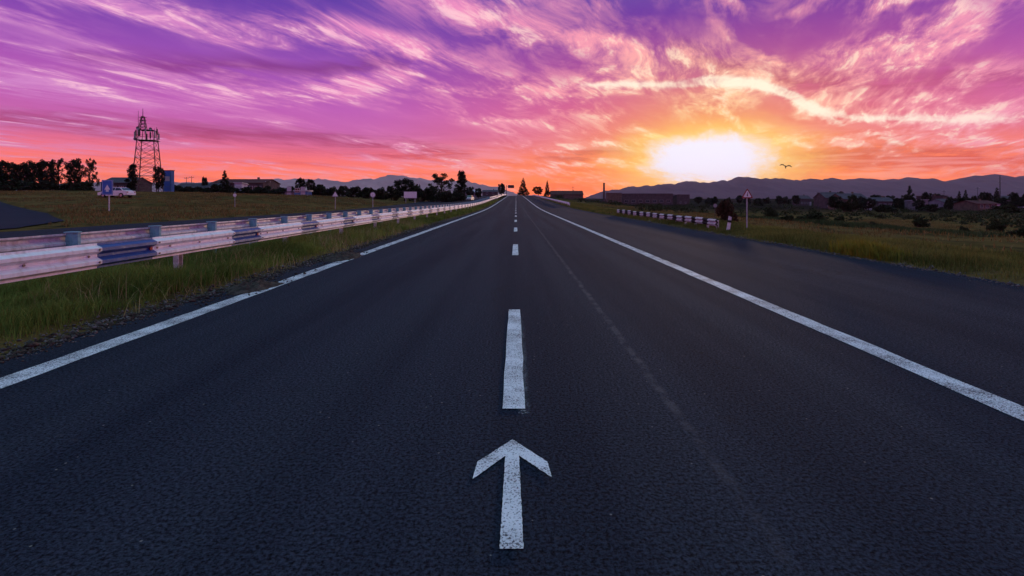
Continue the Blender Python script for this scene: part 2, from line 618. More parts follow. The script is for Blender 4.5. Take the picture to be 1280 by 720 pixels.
M = {
    'asphalt': asphalt('asphalt', True, .86),
    'asphalt_side': asphalt('asphalt_side', False, .85),
    'paint': road_paint('road_paint', (.82, .85, .85), .36, .50),
    'paint_line': road_paint('road_paint_line', (.76, .79, .81), .40, .53),
    'paint_old': ghost_paint('road_paint_faded'),
    'ground': ground_mat('ground'),
    'grass': leaf_mat('grass', (.050, .095, .014), (.24, .29, .06)),
    'grass_verge': leaf_mat('grass_verge', (.062, .082, .014), (.25, .235, .055)),
    'grass_deep': leaf_mat('grass_deep', (.030, .055, .020), (.060, .085, .030)),
    'grass_dry': leaf_mat('grass_dry', (.092, .068, .020), (.25, .165, .058)),
    'straw': leaf_mat('straw', (.22, .17, .07), (.42, .34, .16)),
    'weed': leaf_mat('weed', (.14, .15, .02), (.30, .26, .03)),
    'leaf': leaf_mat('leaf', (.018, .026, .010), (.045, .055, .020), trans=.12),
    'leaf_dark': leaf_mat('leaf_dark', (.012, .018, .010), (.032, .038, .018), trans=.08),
    'leaf_brown': leaf_mat('leaf_brown', (.040, .026, .016), (.085, .048, .028)),
    'bark': pm('bark', (.05, .038, .028), (.09, .07, .05), 8, .9, .1, bm=.5),
    'soil': pm('soil', (.035, .028, .024), (.085, .070, .058), 9, .95, .1, bm=.8),
    'pebble': pm('pebble', (.06, .055, .05), (.17, .155, .15), 14, .9, .15),
    'rail_white': rail_paint('rail_white', (.84, .88, .92), (.66, .66, .67)),
    'rail_dark': rail_paint('rail_dark', (.012, .060, .27), (.025, .08, .26)),
    'rail_zinc': rail_paint('rail_zinc', (.66, .66, .69), (.42, .40, .41)),
    'post_white': pm('post_white', (.70, .69, .66), (.45, .42, .38), 9, .7, .3),
    'post_teal': pm('post_teal', (.20, .44, .50), (.10, .26, .33), 9, .6, .3),
    'rubber_red': pm('reflector_red', (.45, .02, .03), (.30, .015, .02), 20, .25, .6),
    'bolt': pm('bolt_steel', (.12, .10, .10), (.20, .16, .14), 40, .5, .5, metal=.6),
    'rust': pm('rust', (.20, .07, .04), (.11, .045, .03), 30, .9, .1),
    'steel_dark': pm('steel_dark', (.05, .045, .05), (.10, .085, .085), 4, .7, .3, metal=.3),
    'steel_red': pm('tower_paint', (.10, .05, .05), (.16, .10, .10), 2, .7, .2),
    'pole_grey': pm('pole_grey', (.42, .42, .44), (.30, .29, .30), 5, .6, .3),
    'sign_blue': pm('sign_blue', (.03, .12, .42), (.04, .15, .50), 6, .5, .4),
    'sign_white': pm('sign_white', (.78, .78, .80), (.68, .68, .70), 6, .5, .4),
    'sign_grey': pm('sign_grey', (.34, .36, .38), (.24, .25, .28), 9, .6, .3, metal=.3),
    'sign_rim': pm('sign_rim', (.30, .03, .03), (.22, .03, .03), 9, .5, .3),
    'wall_white': pm('wall_white', (.62, .62, .64), (.46, .46, .50), .7, .85, .15),
    'wall_brown': pm('wall_brown', (.17, .12, .09), (.11, .08, .065), .8, .9, .1),
    'wall_grey': pm('wall_grey', (.22, .21, .24), (.15, .145, .17), .7, .9, .1),
    'wall_dark': pm('wall_dark', (.07, .055, .06), (.11, .085, .085), .7, .9, .1),
    'wall_blue': pm('wall_blue', (.10, .22, .42), (.06, .15, .32), .6, .7, .25),
    'roof_red': pm('roof_red', (.11, .040, .035), (.07, .028, .028), .8, .85, .15),
    'roof_dark': pm('roof_dark', (.05, .045, .06), (.08, .07, .085), .8, .8, .2),
    'roof_pale': pm('roof_pale', (.50, .48, .52), (.36, .34, .40), .6, .55, .35),
    'glass': pm('window_glass', (.015, .018, .03), (.03, .035, .05), 2, .08, .6),
    'frame': pm('window_frame', (.45, .45, .46), (.35, .35, .37), 5, .6, .3),
    'car_white': pm('car_paint_white', (.78, .79, .82), (.72, .73, .77), 2, .25, .55),
    'car_grey': pm('car_paint_silver', (.55, .55, .58), (.48, .48, .52), 2, .25, .55, metal=.3),
    'tyre': pm('tyre', (.018, .018, .02), (.03, .03, .03), 12, .9, .15),
    'rim': pm('wheel_rim', (.45, .45, .47), (.32, .32, .34), 12, .35, .5, metal=.7),
    'lamp_red': pm('tail_lamp', (.35, .02, .02), (.25, .015, .015), 12, .25, .5),
    'lamp_clear': pm('head_lamp', (.6, .6, .62), (.5, .5, .52), 12, .15, .6),
    'concrete': pm('concrete_white', (.70, .69, .70), (.48, .46, .46), 5, .85, .15, bm=.3),
    'feather': pm('feather', (.05, .045, .045), (.09, .08, .075), 20, .85, .1),
    'rock': None,
}
m_, g_, b_ = new_mat('mountain_rock')
P_ = wpos(g_)
g_.put(b_.inputs['Base Color'], g_.mix(g_.mr(g_.noise(P_, .0016, 6, .6), .35, .65), (.030, .022, .034), (.060, .044, .058)))
b_.inputs['Roughness'].default_value = .95
b_.inputs['Specular IOR Level'].default_value = .05
M['rock'] = m_
m_, g_, b_ = new_mat('hazed_hills')  # left range: the paling of distance haze is put into the rock colour
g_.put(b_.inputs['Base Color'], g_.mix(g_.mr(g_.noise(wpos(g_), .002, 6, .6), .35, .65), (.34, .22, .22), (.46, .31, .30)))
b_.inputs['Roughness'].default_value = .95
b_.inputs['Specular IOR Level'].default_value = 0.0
M['rock_hazed'] = m_

# ------------------------------------------------------------------ terrain


def sst(a, b, x):
    t = np.clip((np.asarray(x, float) - a) / (b - a), 0, 1)
    return t * t * (3 - 2 * t)


_yt = np.arange(-100, 3000, 1.0)
_sl = .0168 * sst(45, 110, _yt) * (1 - sst(255, 330, _yt)) - .012 * sst(330, 420, _yt) * (1 - sst(470, 560, _yt))
_zt = np.cumsum(_sl)


def zr(y):
    return np.interp(y, _yt, _zt)


def zslope(y):
    return float(np.interp(y, _yt, _sl))


def vnoise(x, y, f, seed=0):
    """cheap smooth value noise"""
    x, y = np.asarray(x, float) * f + seed * 17.3, np.asarray(y, float) * f + seed * 9.7
    xi, yi = np.floor(x), np.floor(y)
    xf, yf = x - xi, y - yi
    xf, yf = xf * xf * (3 - 2 * xf), yf * yf * (3 - 2 * yf)

    def h(a, b):
        v = np.sin(a * 127.1 + b * 311.7 + seed * 74.7) * 43758.5453
        return v - np.floor(v)
    return (h(xi, yi) * (1 - xf) + h(xi + 1, yi) * xf) * (1 - yf) + (h(xi, yi + 1) * (1 - xf) + h(xi + 1, yi + 1) * xf) * yf


ROAD_L, ROAD_R = -4.80, 8.70
CW_R, CW_L = -9.3, -23.4       # the other carriageway, left of the median


def edge_l(y):
    return ROAD_L + .14 * (vnoise(y * 0, y, .8, 3) - .5) + .10 * (vnoise(y * 0, y, 3.1, 4) - .5)


def edge_r(y):
    return ROAD_R + .34 * (vnoise(y * 0, y, .45, 5) - .5) + .26 * (vnoise(y * 0, y, 2.3, 6) - .5)


def side_edge(y):
    """near edge of the slip road that swings off to the left behind the other carriageway"""
    return np.interp(y, [-20, 12, 25, 33, 46, 67, 110], [-23.2, -23.2, -24.2, -29.0, -42, -68, -150])


def H(x, y):
    x, y = np.asarray(x, float), np.asarray(y, float)
    z0 = zr(y)
    far = sst(300, 1500, np.hypot(x, y))
    hl = (2.0 + .9 * sst(34, 85, -x)) * sst(36, 100, y) * (1 - far) + 3.4 * far
    hr = -2.3 * (1 - far) + 3.0 * far
    tl = sst(24, 44, -x)
    tr = sst(11, 52, x)
    z = z0 * (1 - tl - tr) + hl * tl + hr * tr
    # uneven turf away from the carriageways
    off = np.maximum(np.maximum(sst(24.0, 32, -x), sst(9.0, 16, x)), sst(4.9, 5.6, -x) * (1 - sst(8.6, 9.2, -x)) * .35)
    near = 1 - sst(400, 900, np.hypot(x, y))
    se = side_edge(y)
    calm = sst(-1.5, .3, se - x) * (1 - sst(100, 112, y)) * sst(8, 14, y)
    z = z + off * near * (1 - calm) * (.30 * (vnoise(x, y, .11, 1) - .5) + .16 * (vnoise(x, y, .5, 2) - .5))
    # banks: turf stands a hand above the tarmac, ground under tarmac is sunk
    bank = .09 * (sst(4.85, 5.5, -x) * (1 - sst(8.4, 9.2, -x)) + sst(23.6, 24.6, -x) + sst(8.9, 9.6, x))
    on_main = (1 - sst(4.60, 4.82, -x)) * (1 - sst(8.45, 8.68, x))
    on_cw = sst(9.25, 9.5, -x) * (1 - sst(23.2, 23.4, -x))
    on_side = sst(0, .5, se - x) * (1 - sst(100, 110, y)) * sst(12, 16, y)
    z = z + bank * near * (1 - on_side)
    z = z - .07 * np.maximum(np.maximum(on_main, on_cw), on_side * .6)
    return z


def hz(x, y):
    return float(H(x, y))


def grid_mesh(name, X, Y, Z, mat, smooth=True):
    """X, Y, Z arrays of shape (rows, cols)"""
    r_, c_ = X.shape
    vs = np.stack([X, Y, Z], -1).reshape(-1, 3)
    i = np.arange(r_ * c_).reshape(r_, c_)
    f = np.stack([i[:-1, :-1], i[:-1, 1:], i[1:, 1:], i[1:, :-1]], -1).reshape(-1, 4)
    me = bpy.data.meshes.new(name)
    me.vertices.add(len(vs))
    me.vertices.foreach_set('co', vs.astype(np.float32).ravel())
    me.loops.add(f.size)
    me.loops.foreach_set('vertex_index', f.astype(np.int32).ravel())
    me.polygons.add(len(f))
    me.polygons.foreach_set('loop_start', np.arange(0, f.size, 4, dtype=np.int32))
    me.update(calc_edges=True)
    me.polygons.foreach_set('use_smooth', np.full(len(f), smooth))
    me.materials.append(mat)
    return me


def spread(a, b, step, grow, end):
    out = [a]
    while out[-1] < b:
        out.append(out[-1] + step)
    s_ = step
    while out[-1] < end:
        s_ *= grow
        out.append(min(end, out[-1] + s_))
    return out


FAR = 10600.0
xl = spread(4.2, 10, .22, 1.0, 10)[:-1] + spread(10, 60, .9, 1.12, FAR)
xr = spread(8.2, 12, .22, 1.0, 12)[:-1] + spread(12, 60, .9, 1.12, FAR)
xs = np.unique(np.round(np.array([-v for v in xl] + list(np.arange(-4, 8.2, 1.2)) + xr + list(np.arange(-25, -22.8, .15))), 4))
ys = np.array(sorted(set([-300, -100, -40] + spread(-12, 70, .55, 1.07, FAR))))
GX, GY = np.meshgrid(xs, ys)
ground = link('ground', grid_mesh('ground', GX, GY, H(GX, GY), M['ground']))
tag(ground, kind='structure')

ry = np.array(spread(-8, 60, .4, 1.05, 620))


def strip(name, xa, xb, lift, mat, ya=None, yb=None, cols=2, lip=0.0, extra=()):
    y = ry if ya is None else np.unique(np.concatenate([[ya], ry[(ry > ya) & (ry < yb)], [yb], np.asarray(extra, float)]))
    a = xa(y) if callable(xa) else np.full_like(y, xa)
    b = xb(y) if callable(xb) else np.full_like(y, xb)
    t = np.linspace(0, 1, cols)[None, :]
    X = a[:, None] * (1 - t) + b[:, None] * t
    Y = np.repeat(y[:, None], cols, 1)
    Z = np.repeat(zr(y)[:, None], cols, 1) + lift
    if lip:
        X = np.concatenate([X[:, :1] - .03, X, X[:, -1:] + .03], 1)
        Y = np.concatenate([Y[:, :1], Y, Y[:, -1:]], 1)
        Z = np.concatenate([Z[:, :1] - lip, Z, Z[:, -1:] - lip], 1)
    return link(name, grid_mesh(name, X, Y, Z, mat, smooth=not lip))


tag(strip('road', edge_l, edge_r, 0.0, M['asphalt'], cols=6, lip=.09), kind='structure')
tag(strip('carriageway', CW_L, CW_R, 0.0, M['asphalt_side'], cols=4, lip=.09), kind='structure')
sy = np.arange(13, 106, .8)
SX = side_edge(sy)[:, None] - np.linspace(.1, 26, 30)[None, :]
SY = np.repeat(sy[:, None], 30, 1)
tag(link('slip_road', grid_mesh('slip_road', SX, SY, H(SX, SY) + .045, M['asphalt_side'])), kind='structure')

# painted markings: sheets a few millimetres above the tarmac


def marking(name, xa, xb, mat, ya, yb, label, lift=.004, cols=2):
    o = strip(name, xa, xb, lift, mat, ya, yb, cols)
    return tag(o, kind='structure')


def wob(base, amp, seed):
    return lambda y: base + amp * (vnoise(y * 0, y, 2.6, seed) - .5) + amp * .8 * (vnoise(y * 0, y, 9.0, seed + 1) - .5)


marking('edge_line', wob(-4.32, .02, 31), wob(-4.07, .02, 33), M['paint_line'], -6, 420, '')
marking('edge_line', wob(3.43, .02, 35), wob(3.66, .02, 37), M['paint_line'], -6, 420, '')
PERIOD, DASH = 10.02, 3.28
for k in range(0, 16):
    y0 = 3.65 + PERIOD * k
    marking('lane_dash', wob(-.100, .014, 40 + k), wob(.062, .014, 60 + k), M['paint'], y0, y0 + DASH, '', .008)
    if k < 2:
        # an older, misaligned coat shows along the right side and foot of the dash
        marking('faded_lane_dash', wob(.02, .008, 80), wob(.108, .02, 82), M['paint_old'], y0 - .08, y0 + DASH - .6, '')
for k in range(16, 30):
    y0 = 3.65 + PERIOD * k
    marking('lane_dash', -.100, .062, M['paint'], y0, y0 + DASH, '', .008)
# direction arrow just in front of the camera
arrow = [(-.0704, 2.187), (.0321, 2.187), (.0182, 2.981), (.193, 2.746), (.179, 2.910), (-.0219, 3.183), (-.2196, 2.910), (-.232, 2.730), (-.0619, 2.978)]
ring = []
for (x0, y0), (x1, y1) in zip(arrow, arrow[1:] + arrow[:1]):
    n_ = max(2, int(math.hypot(x1 - x0, y1 - y0) / .012))
    for k in range(n_):
        t_ = k / n_
        j_ = .0 if k == 0 else .0018
        ring.append((x0 + (x1 - x0) * t_ + rng.uniform(-j_, j_), y0 + (y1 - y0) * t_ + rng.uniform(-j_, j_) * 1.3, .008))
from mathutils.geometry import tessellate_polygon
tris = tessellate_polygon([[Vector((x_, y_, 0)) for x_, y_, z_ in ring]])
me = bpy.data.meshes.new('road_arrow')
me.from_pydata(ring, [], [tuple(t_) for t_ in tris])
bm_ = bmesh.new()
bm_.from_mesh(me)
for f_ in bm_.faces:
    f_.normal_update()
    if f_.normal.z < 0:
        f_.normal_flip()
bm_.to_mesh(me)
bm_.free()
tag(link('road_arrow', me, mat=M['paint']), kind='structure')

# ------------------------------------------------------------------ mountains
RIGHT_RIDGE = [(735, 246), (758, 238), (773, 237), (786, 233), (799, 233.5), (817, 231.5), (828, 229.5), (844, 230), (858, 227), (870, 227.5), (880, 228.5), (886, 229.5),
               (905, 224.5), (911, 226), (925, 221), (933, 221.5), (947, 224), (969, 222), (985, 224), (1000, 225.5), (1013, 223), (1025, 225), (1040, 223), (1055, 225.5),
               (1081, 223), (1102, 226), (1134, 222), (1156, 226), (1182, 228), (1201, 224), (1224, 219.5), (1254, 219), (1265, 222), (1280, 220.5), (1330, 214), (1400, 218), (1500, 210), (1650, 222), (1800, 240)]
LEFT_RIDGE = [(-120, 236), (0, 232), (120, 228), (220, 229), (300, 226), (328, 224.5), (356, 224.5), (370, 224.5), (400, 223.5), (416, 225.5), (428, 226.5), (447, 225), (462, 223), (473, 222.5),
              (484, 218.5), (501, 219), (512, 221.5), (525, 223), (540, 226), (560, 225), (585, 226), (591, 228.5), (607, 231.5), (622, 234), (636, 239), (650, 243), (690, 247)]


def mountains(name, ridge, D, depth, seed, mat):
    px = np.arange(ridge[0][0], ridge[-1][0], 2.0)
    py = np.interp(px, [r_[0] for r_ in ridge], [r_[1] for r_ in ridge])
    py = py + (vnoise(px, px * 0, .23, seed) - .5) * 1.9 + (vnoise(px, px * 0, .09, seed + 5) - .5) * 2.0 + (vnoise(px, px * 0, .45, seed + 9) - .5) * .8
    hgt = np.maximum(EYE + (CY - py) * D / FPX, 3.0)
    tt = np.linspace(-1, 1, 41)
    dist = D + tt[:, None] * depth
    X = (px - CX)[None, :] / FPX * D + 0 * dist       # the range runs straight, ridge to ridge
    Y = dist + 0 * X
    prof = (1 - np.abs(tt)) ** 1.15
    rough_ = .45 * (vnoise(X, Y, 1 / 500., seed + 1) - .5) + .30 * (vnoise(X, Y, 1 / 190., seed + 2) - .5)
    Z = hgt[None, :] * np.clip(prof[:, None] * (1 + rough_ * np.minimum(1, np.abs(tt) * 4)[:, None]), 0, 1) + 1.0
    Z = np.where(np.abs(tt)[:, None] > .97, -2.0, Z)
    return tag(link(name, grid_mesh(name, X, Y, Z, mat)), kind='structure')


mountains('mountain_range_right', RIGHT_RIDGE, 8000.0, 1900.0, 3, M['rock'])
mountains('mountain_range_left', LEFT_RIDGE, 8800.0, 1700.0, 8, M['rock_hazed'])

# ------------------------------------------------------------------ guardrails
PROF = [(0, .870), (0, .842), (.012, .836), (.068, .812), (.078, .804), (.078, .760), (.068, .752), (.010, .716), (.004, .708), (.004, .676), (.010, .668),
        (.068, .634), (.078, .626), (.078, .580), (.068, .572), (.012, .546), (0, .540), (0, .512)]


def beam_mesh(name, length, mat, sx=1.0, grow=0.0):
    """W-profile beam along +y, ridges towards +x (sx = 1) or -x"""
    out = [(p_[0] + grow, p_[1]) for p_ in PROF]
    back = [(p_[0] - .008, p_[1]) for p_ in PROF[::-1]]
    poly = [(x_ * sx, z_) for x_, z_ in out + back]
    mb = MB()
    n = len(poly)
    mb.add([(x_, 0, z_) for x_, z_ in poly] + [(x_, length, z_) for x_, z_ in poly], [(i, i + n, (i + 1) % n + n, (i + 1) % n) for i in range(n)])
    k = len(PROF)
    for e in (0, n):
        mb.add([], [])
        mb.f += [tuple(e + j for j in (i, i + 1, n - 2 - i, n - 1 - i)) for i in range(k - 1)]
    return mb.mesh(name, mat)


def slope_rot(y):
    return (math.atan(zslope(y)), 0, 0)


RX = -6.0
rail = empty('guardrail', (RX, 0, 0), label='white guardrail with dark blue painted bands beside the left edge line', cat='guardrail')
WH, DK = 2.35, 1.12
PER = WH + DK
m_white = beam_mesh('rail_section', WH, M['rail_white'])
m_dark = beam_mesh('dark_band', DK, M['rail_dark'])
m_refl = MB().prism([(math.cos(a) * .032, math.sin(a) * .032) for a in np.linspace(0, 2 * math.pi, 13)[:-1]], 'x', 0, .02).mesh('reflector', M['rubber_red'])
hexa = [(math.cos(a) * .016, math.sin(a) * .016) for a in np.linspace(0, 2 * math.pi, 7)[:-1]]
m_bolt = MB().prism(hexa, 'x', 0, .014).mesh('bolt', M['bolt'])
k0, k1 = -3, 44
for k in range(k0, k1):
    y0 = 7.33 + PER * k
    a = link('dark_band', m_dark, rail, loc=(0, y0, float(zr(y0))), rot=slope_rot(y0 + .5))
    b = link('rail_section', m_white, rail, loc=(0, y0 + DK, float(zr(y0 + DK))), rot=slope_rot(y0 + DK + 1))
    if y0 < 40:
        for dy_ in (.10, .42, 1.25, 2.2):
            link('bolt', m_bolt, b, loc=(.004, dy_, .692))
        for dy_, dz_ in ((.05, .782), (.05, .603), (WH - .05, .782), (WH - .05, .603)):
            link('bolt', m_bolt, b, loc=(.078, dy_, dz_))
        link('reflector', m_refl, a, loc=(.006, DK - .06, .692))
far_rail = MB()
yy = 7.33 + PER * k1
while yy < 330:
    for L, q_ in ((DK, 0), (WH, 1)):
        far_rail.box((.04, yy + L / 2, .69 + float(zr(yy))), (.08, L * .985, .36))
        yy += L
tag(far_rail.build('far_rail_section', M['rail_white'], rail), kind='stuff')


def channel_post(name, mat, h, w=.12, dpt=.10, t=.012):
    poly = [(-dpt / 2, -w / 2), (dpt / 2, -w / 2), (dpt / 2, -w / 2 + t), (-dpt / 2 + t, -w / 2 + t), (-dpt / 2 + t, w / 2 - t), (dpt / 2, w / 2 - t), (dpt / 2, w / 2), (-dpt / 2, w / 2)]
    return MB().prism(poly, 'z', -.35, h).mesh(name, mat)


m_post = channel_post('post', M['post_white'], .80)
m_block = MB().prism([(-.05, -.045), (.05, -.045), (.05, .045), (-.05, .045)], 'z', .58, .80).mesh('spacer_block', M['post_white'])
for k in range(-1, 40):
    y0 = 9.34 + 4.36 * k
    if y0 > 175:
        break
    p_ = link('post', m_post, rail, loc=(-.165, y0, float(zr(y0))))
    link('spacer_block', m_block, p_, loc=(.10, 0, 0))

RX2 = -7.66
rail2 = empty('guardrail', (RX2, 0, 0), label='grey guardrail seen from behind, on teal posts, nearer the far carriageway', cat='guardrail')
m_zinc = beam_mesh('rail_section', 4.0, M['rail_zinc'], -1.0)
m_post2 = MB()
m_post2.prism([(-.02, -.07), (.10, -.07), (.16, -.03), (.16, .03), (.10, .07), (-.02, .07)], 'z', -.35, .925)
m_post2 = m_post2.mesh('post', M['post_teal'])
m_cap = MB()
m_cap.prism([(-.035, -.085), (.108, -.085), (.176, -.038), (.176, .038), (.108, .085), (-.035, .085)], 'z', .925, .945)
m_cap = m_cap.mesh('post_cap', M['post_teal'])
for k in range(-1, 40):
    y0 = 4.7 + 4.0 * k
    link('rail_section', m_zinc, rail2, loc=(0, y0, .045 + float(zr(y0))), rot=slope_rot(y0 + 2))
for k in range(-1, 70):
    y0 = 8.78 + 2.0 * k
    p_ = link('post', m_post2, rail2, loc=(.012, y0, float(zr(y0))))
    link('post_cap', m_cap, p_)
fr = MB()
yy = 164.7
while yy < 320:
    fr.box((-.04, yy + 2, .73 + float(zr(yy))), (.08, 3.98, .36))
    yy += 4
tag(fr.build('far_rail_section', M['rail_zinc'], rail2), kind='stuff')

rail3 = empty('guardrail', (9.15, 0, 0), label='white guardrail along the right edge where the road climbs away', cat='guardrail')
m_w4 = beam_mesh('rail_section', 4.0, M['rail_white'], -1.0)
for k in range(48):
    y0 = 88 + 4.0 * k
    link('rail_section', m_w4, rail3, loc=(0, y0, -.12 + float(zr(y0))), rot=slope_rot(y0 + 2))
    link('post', m_post, rail3, loc=(.10, y0 + .1, -.12 + float(zr(y0))))
m_end = MB().prism([(-.10, .38), (.02, .38), (.02, .78), (-.10, .78), (-.14, .58)], 'y', -.12, 0).mesh('end_shoe', M['rail_white'])
link('end_shoe', m_end, rail3, loc=(0, 88, -.12 + float(zr(88))))

# low barrier along the right verge, white lengths between dark ones
rail4 = empty('roadside_barrier', (9.45, 0, 0), label='low roadside barrier of white and dark lengths along the right verge', cat='barrier')
PXS = [897.5, 890.5, 874.5, 861.2, 849.5, 837.8, 827.6, 819, 810.5, 802.3, 794, 787, 780, 773.3]
yc = [9.45 * FPX / (q_ - CX) for q_ in PXS]
low_prof = [(x_ * .8, .19 + (z_ - .512) * .92) for x_, z_ in PROF]


def low_beam(name, L, mat):
    out = [(-x_, z_) for x_, z_ in low_prof] + [(-x_ + .01, z_) for x_, z_ in low_prof[::-1]]
    n_ = len(out)
    mb_ = MB()
    mb_.add([(x_, 0, z_) for x_, z_ in out] + [(x_, L, z_) for x_, z_ in out], [(i, i + n_, (i + 1) % n_ + n_, (i + 1) % n_) for i in range(n_)])
    kk = len(low_prof)
    for e in (0, n_):
        mb_.f += [tuple(e + q_ for q_ in (i, i + 1, n_ - 2 - i, n_ - 1 - i)) for i in range(kk - 1)]
    return mb_.mesh(name, mat)


for i in range(1, len(yc)):
    wl_ = 1.0
    g_l = low_beam('white_length', wl_, M['concrete'])
    z_ = hz(9.45, yc[i]) - .03
    link('white_length', g_l, rail4, loc=(rng.uniform(-.02, .02), yc[i] - wl_ / 2, z_ + rng.uniform(-.02, .02)))
    a_, b_ = yc[i - 1] + (wl_ / 2 if i > 1 else 0), yc[i] - wl_ / 2
    link('dark_length', low_beam('dark_length', max(.1, b_ - a_), M['tyre']), rail4, loc=(0, a_, z_))
    link('post', m_post, rail4, loc=(.09, a_ + .3, z_ - .34))

# leaning marker post beside them
c = at(910, 287, 23.0)
c.z = hz(c.x, c.y)
mp = empty('marker_post', c, label='leaning white marker post with black band near the warning sign', cat='post')
mb = MB().box((0, 0, .27), (.13, .10, .66), taper=.85)
pst = mb.build('shaft', M['concrete'], mp)
MB().box((0, 0, .42), (.128, .108, .10)).build('black_band', M['tyre'], pst)
MB().prism([(-.055, .60), (.055, .60), (.055, .62), (-.055, .66)], 'y', -.042, .042).build('cap', M['concrete'], pst)
mp.rotation_euler = (0, R(9), 0)

# ------------------------------------------------------------------ road signs


def sign_pole(parent, h, r=.035, mat=None, x=0.0, y=.03, z0=-.3):
    return MB().tube([(x, y, z0), (x, y, h)], r, 10).build('pole', mat or M['pole_grey'], parent)


def tri_poly(w, cx=0, cz=0, up=True, corner=.10):
    hgt = w * .866
    pts = [(-w / 2, -hgt / 3), (w / 2, -hgt / 3), (0, hgt * 2 / 3)]
    out = []
    for i in range(3):
        p0, p1, p2 = Vector(pts[i - 1]), Vector(pts[i]), Vector(pts[(i + 1) % 3])
        out += [p1 + (p0 - p1) * corner, p1 + ((p0 - p1) + (p2 - p1)) * corner * .3, p1 + (p2 - p1) * corner]
    return [(cx + p_.x, cz + p_.y * (1 if up else -1)) for p_ in out]


def clamps(parent, zs, w=.2):
    for z_ in zs:
        MB().box((0, .015, z_), (w, .03, .03)).build('clamp', M['pole_grey'], parent)


# warning triangle, right verge (seen from the front, against the light)
c = at(934, 249, 24.5)
c.z = hz(c.x, c.y)
s1 = empty('warning_sign', c, label='red rimmed triangular warning sign on a thin pole, right verge', cat='road sign')
sign_pole(s1, 1.95 - c.z + .05, .03)
zc = 1.5 + (249 - 243.5) * 24.5 / 640 - c.z
pl = MB().prism(tri_poly(.56, 0, zc), 'y', -.012, 0).build('plate', M['sign_rim'], s1)
MB().prism(tri_poly(.40, 0, zc), 'y', -.016, -.0125).build('face', M['sign_white'], pl)
sym = MB()
sym.prism([(-.018, zc - .07), (.022, zc - .07), (.030, zc + .0), (.004, zc + .02), (.034, zc + .07), (.012, zc + .12), (-.012, zc + .10), (.006, zc + .06), (-.028, zc + .01)], 'y', -.020, -.0165)
sym.build('curve_symbol', M['tyre'], pl)
clamps(s1, (zc - .05, zc + .12), .12)

# small pale round sign by the shrub
c = at(894, 257, 30.0)
z_s = c.z
c.z = hz(c.x, c.y)
s2 = empty('round_sign', c, label='small pale round sign in front of the dull brown shrub', cat='road sign')
sign_pole(s2, z_s - c.z + .06, .016, M['steel_dark'])
MB().prism([(.11 * math.cos(a), z_s - c.z + .11 * math.sin(a)) for a in np.linspace(0, 2 * math.pi, 25)[:-1]], 'y', -.012, 0).build('plate', M['sign_grey'], s2)

# blue information board on the left field
c = at(134.5, 266, 50.0)
c.z = hz(c.x, c.y)
s3 = empty('information_sign', c, R(12), label='blue rectangular information sign on a pale pole in the left field', cat='road sign')
ztop = 1.5 + (249 - 225) * 50 / 640 - c.z
sign_pole(s3, ztop, .055, M['post_white'], x=.12)
pl = MB().box((0, -.03, ztop - .72), (.95, .03, 1.44)).build('plate', M['sign_blue'], s3)
MB().box((0, -.048, ztop - .72), (.84, .004, 1.33)).build('border', M['sign_white'], pl)
MB().box((0, -.053, ztop - .72), (.80, .004, 1.29)).build('face', M['sign_blue'], pl)
MB().prism([(-.25, ztop - .95), (0, ztop - .45), (.25, ztop - .95), (.12, ztop - .95), (.12, ztop - 1.15), (-.12, ztop - 1.15), (-.12, ztop - .95)], 'y', -.060, -.0555).build('symbol', M['sign_white'], pl)
clamps(s3, (ztop - .3, ztop - 1.1), .5)

# back of a triangular sign and a round sign, far side of the other carriageway
c = at(419, 254, 70.0)
c.z = hz(c.x, c.y)
s4 = empty('warning_sign', c, label='pale triangular sign at the field edge, left of the round sign', cat='road sign')
zc = 1.5 + (249 - 243.5) * 70 / 640 - c.z
sign_pole(s4, zc + .2, .04)
MB().prism(tri_poly(.9, 0, zc), 'y', -.012, 0).build('plate', M['sign_grey'], s4)
MB().prism(tri_poly(.7, 0, zc), 'y', -.018, -.0125).build('face', M['sign_white'], s4)
c = at(466, 256, 84.0)
c.z = hz(c.x, c.y)
s5 = empty('round_sign', c, label='pale round sign on a pole left of the white billboard', cat='road sign')
zc = 1.5 + (249 - 243.5) * 84 / 640 - c.z
sign_pole(s5, zc + .2, .055)
circ = np.linspace(0, 2 * math.pi, 29)[:-1]
MB().prism([(.46 * math.cos(a), zc + .46 * math.sin(a)) for a in circ], 'y', -.012, 0).build('plate', M['sign_grey'], s5)
MB().prism([(.36 * math.cos(a), zc + .36 * math.sin(a)) for a in circ], 'y', -.018, -.0125).build('face', M['sign_white'], s5)
# white board on two posts
c = at(513, 254, 116.0)
c.z = hz(c.x, c.y)
s6 = empty('direction_board', c, label='wide white board on two posts left of the road', cat='road sign')
zt = 1.5 + (249 - 239.5) * 116 / 640 - c.z
for sx in (-1.05, 1.05):
    sign_pole(s6, zt - .1, .07, x=sx)
pl = MB().box((0, -.03, zt - .75), (2.9, .04, 1.5)).build('plate', M['sign_white'], s6)
for dz_ in (-.05, -1.45):
    MB().box((0, -.055, zt + dz_), (2.9, .01, .06)).build('rim', M['sign_grey'], pl)
# roadside delineator with a white cap, left field
c = at(293.5, 252, 62.0)
zt = 1.5 + (249 - 244) * 62 / 640
c.z = hz(c.x, c.y)
s7 = empty('delineator_post', c, label='thin post with white round top standing in the left field', cat='post')
sign_pole(s7, zt - c.z - .1, .03)
MB().prism([(.2 * math.cos(a), zt - c.z + .2 * math.sin(a)) for a in circ], 'y', -.012, .01).build('disc', M['sign_white'], s7)
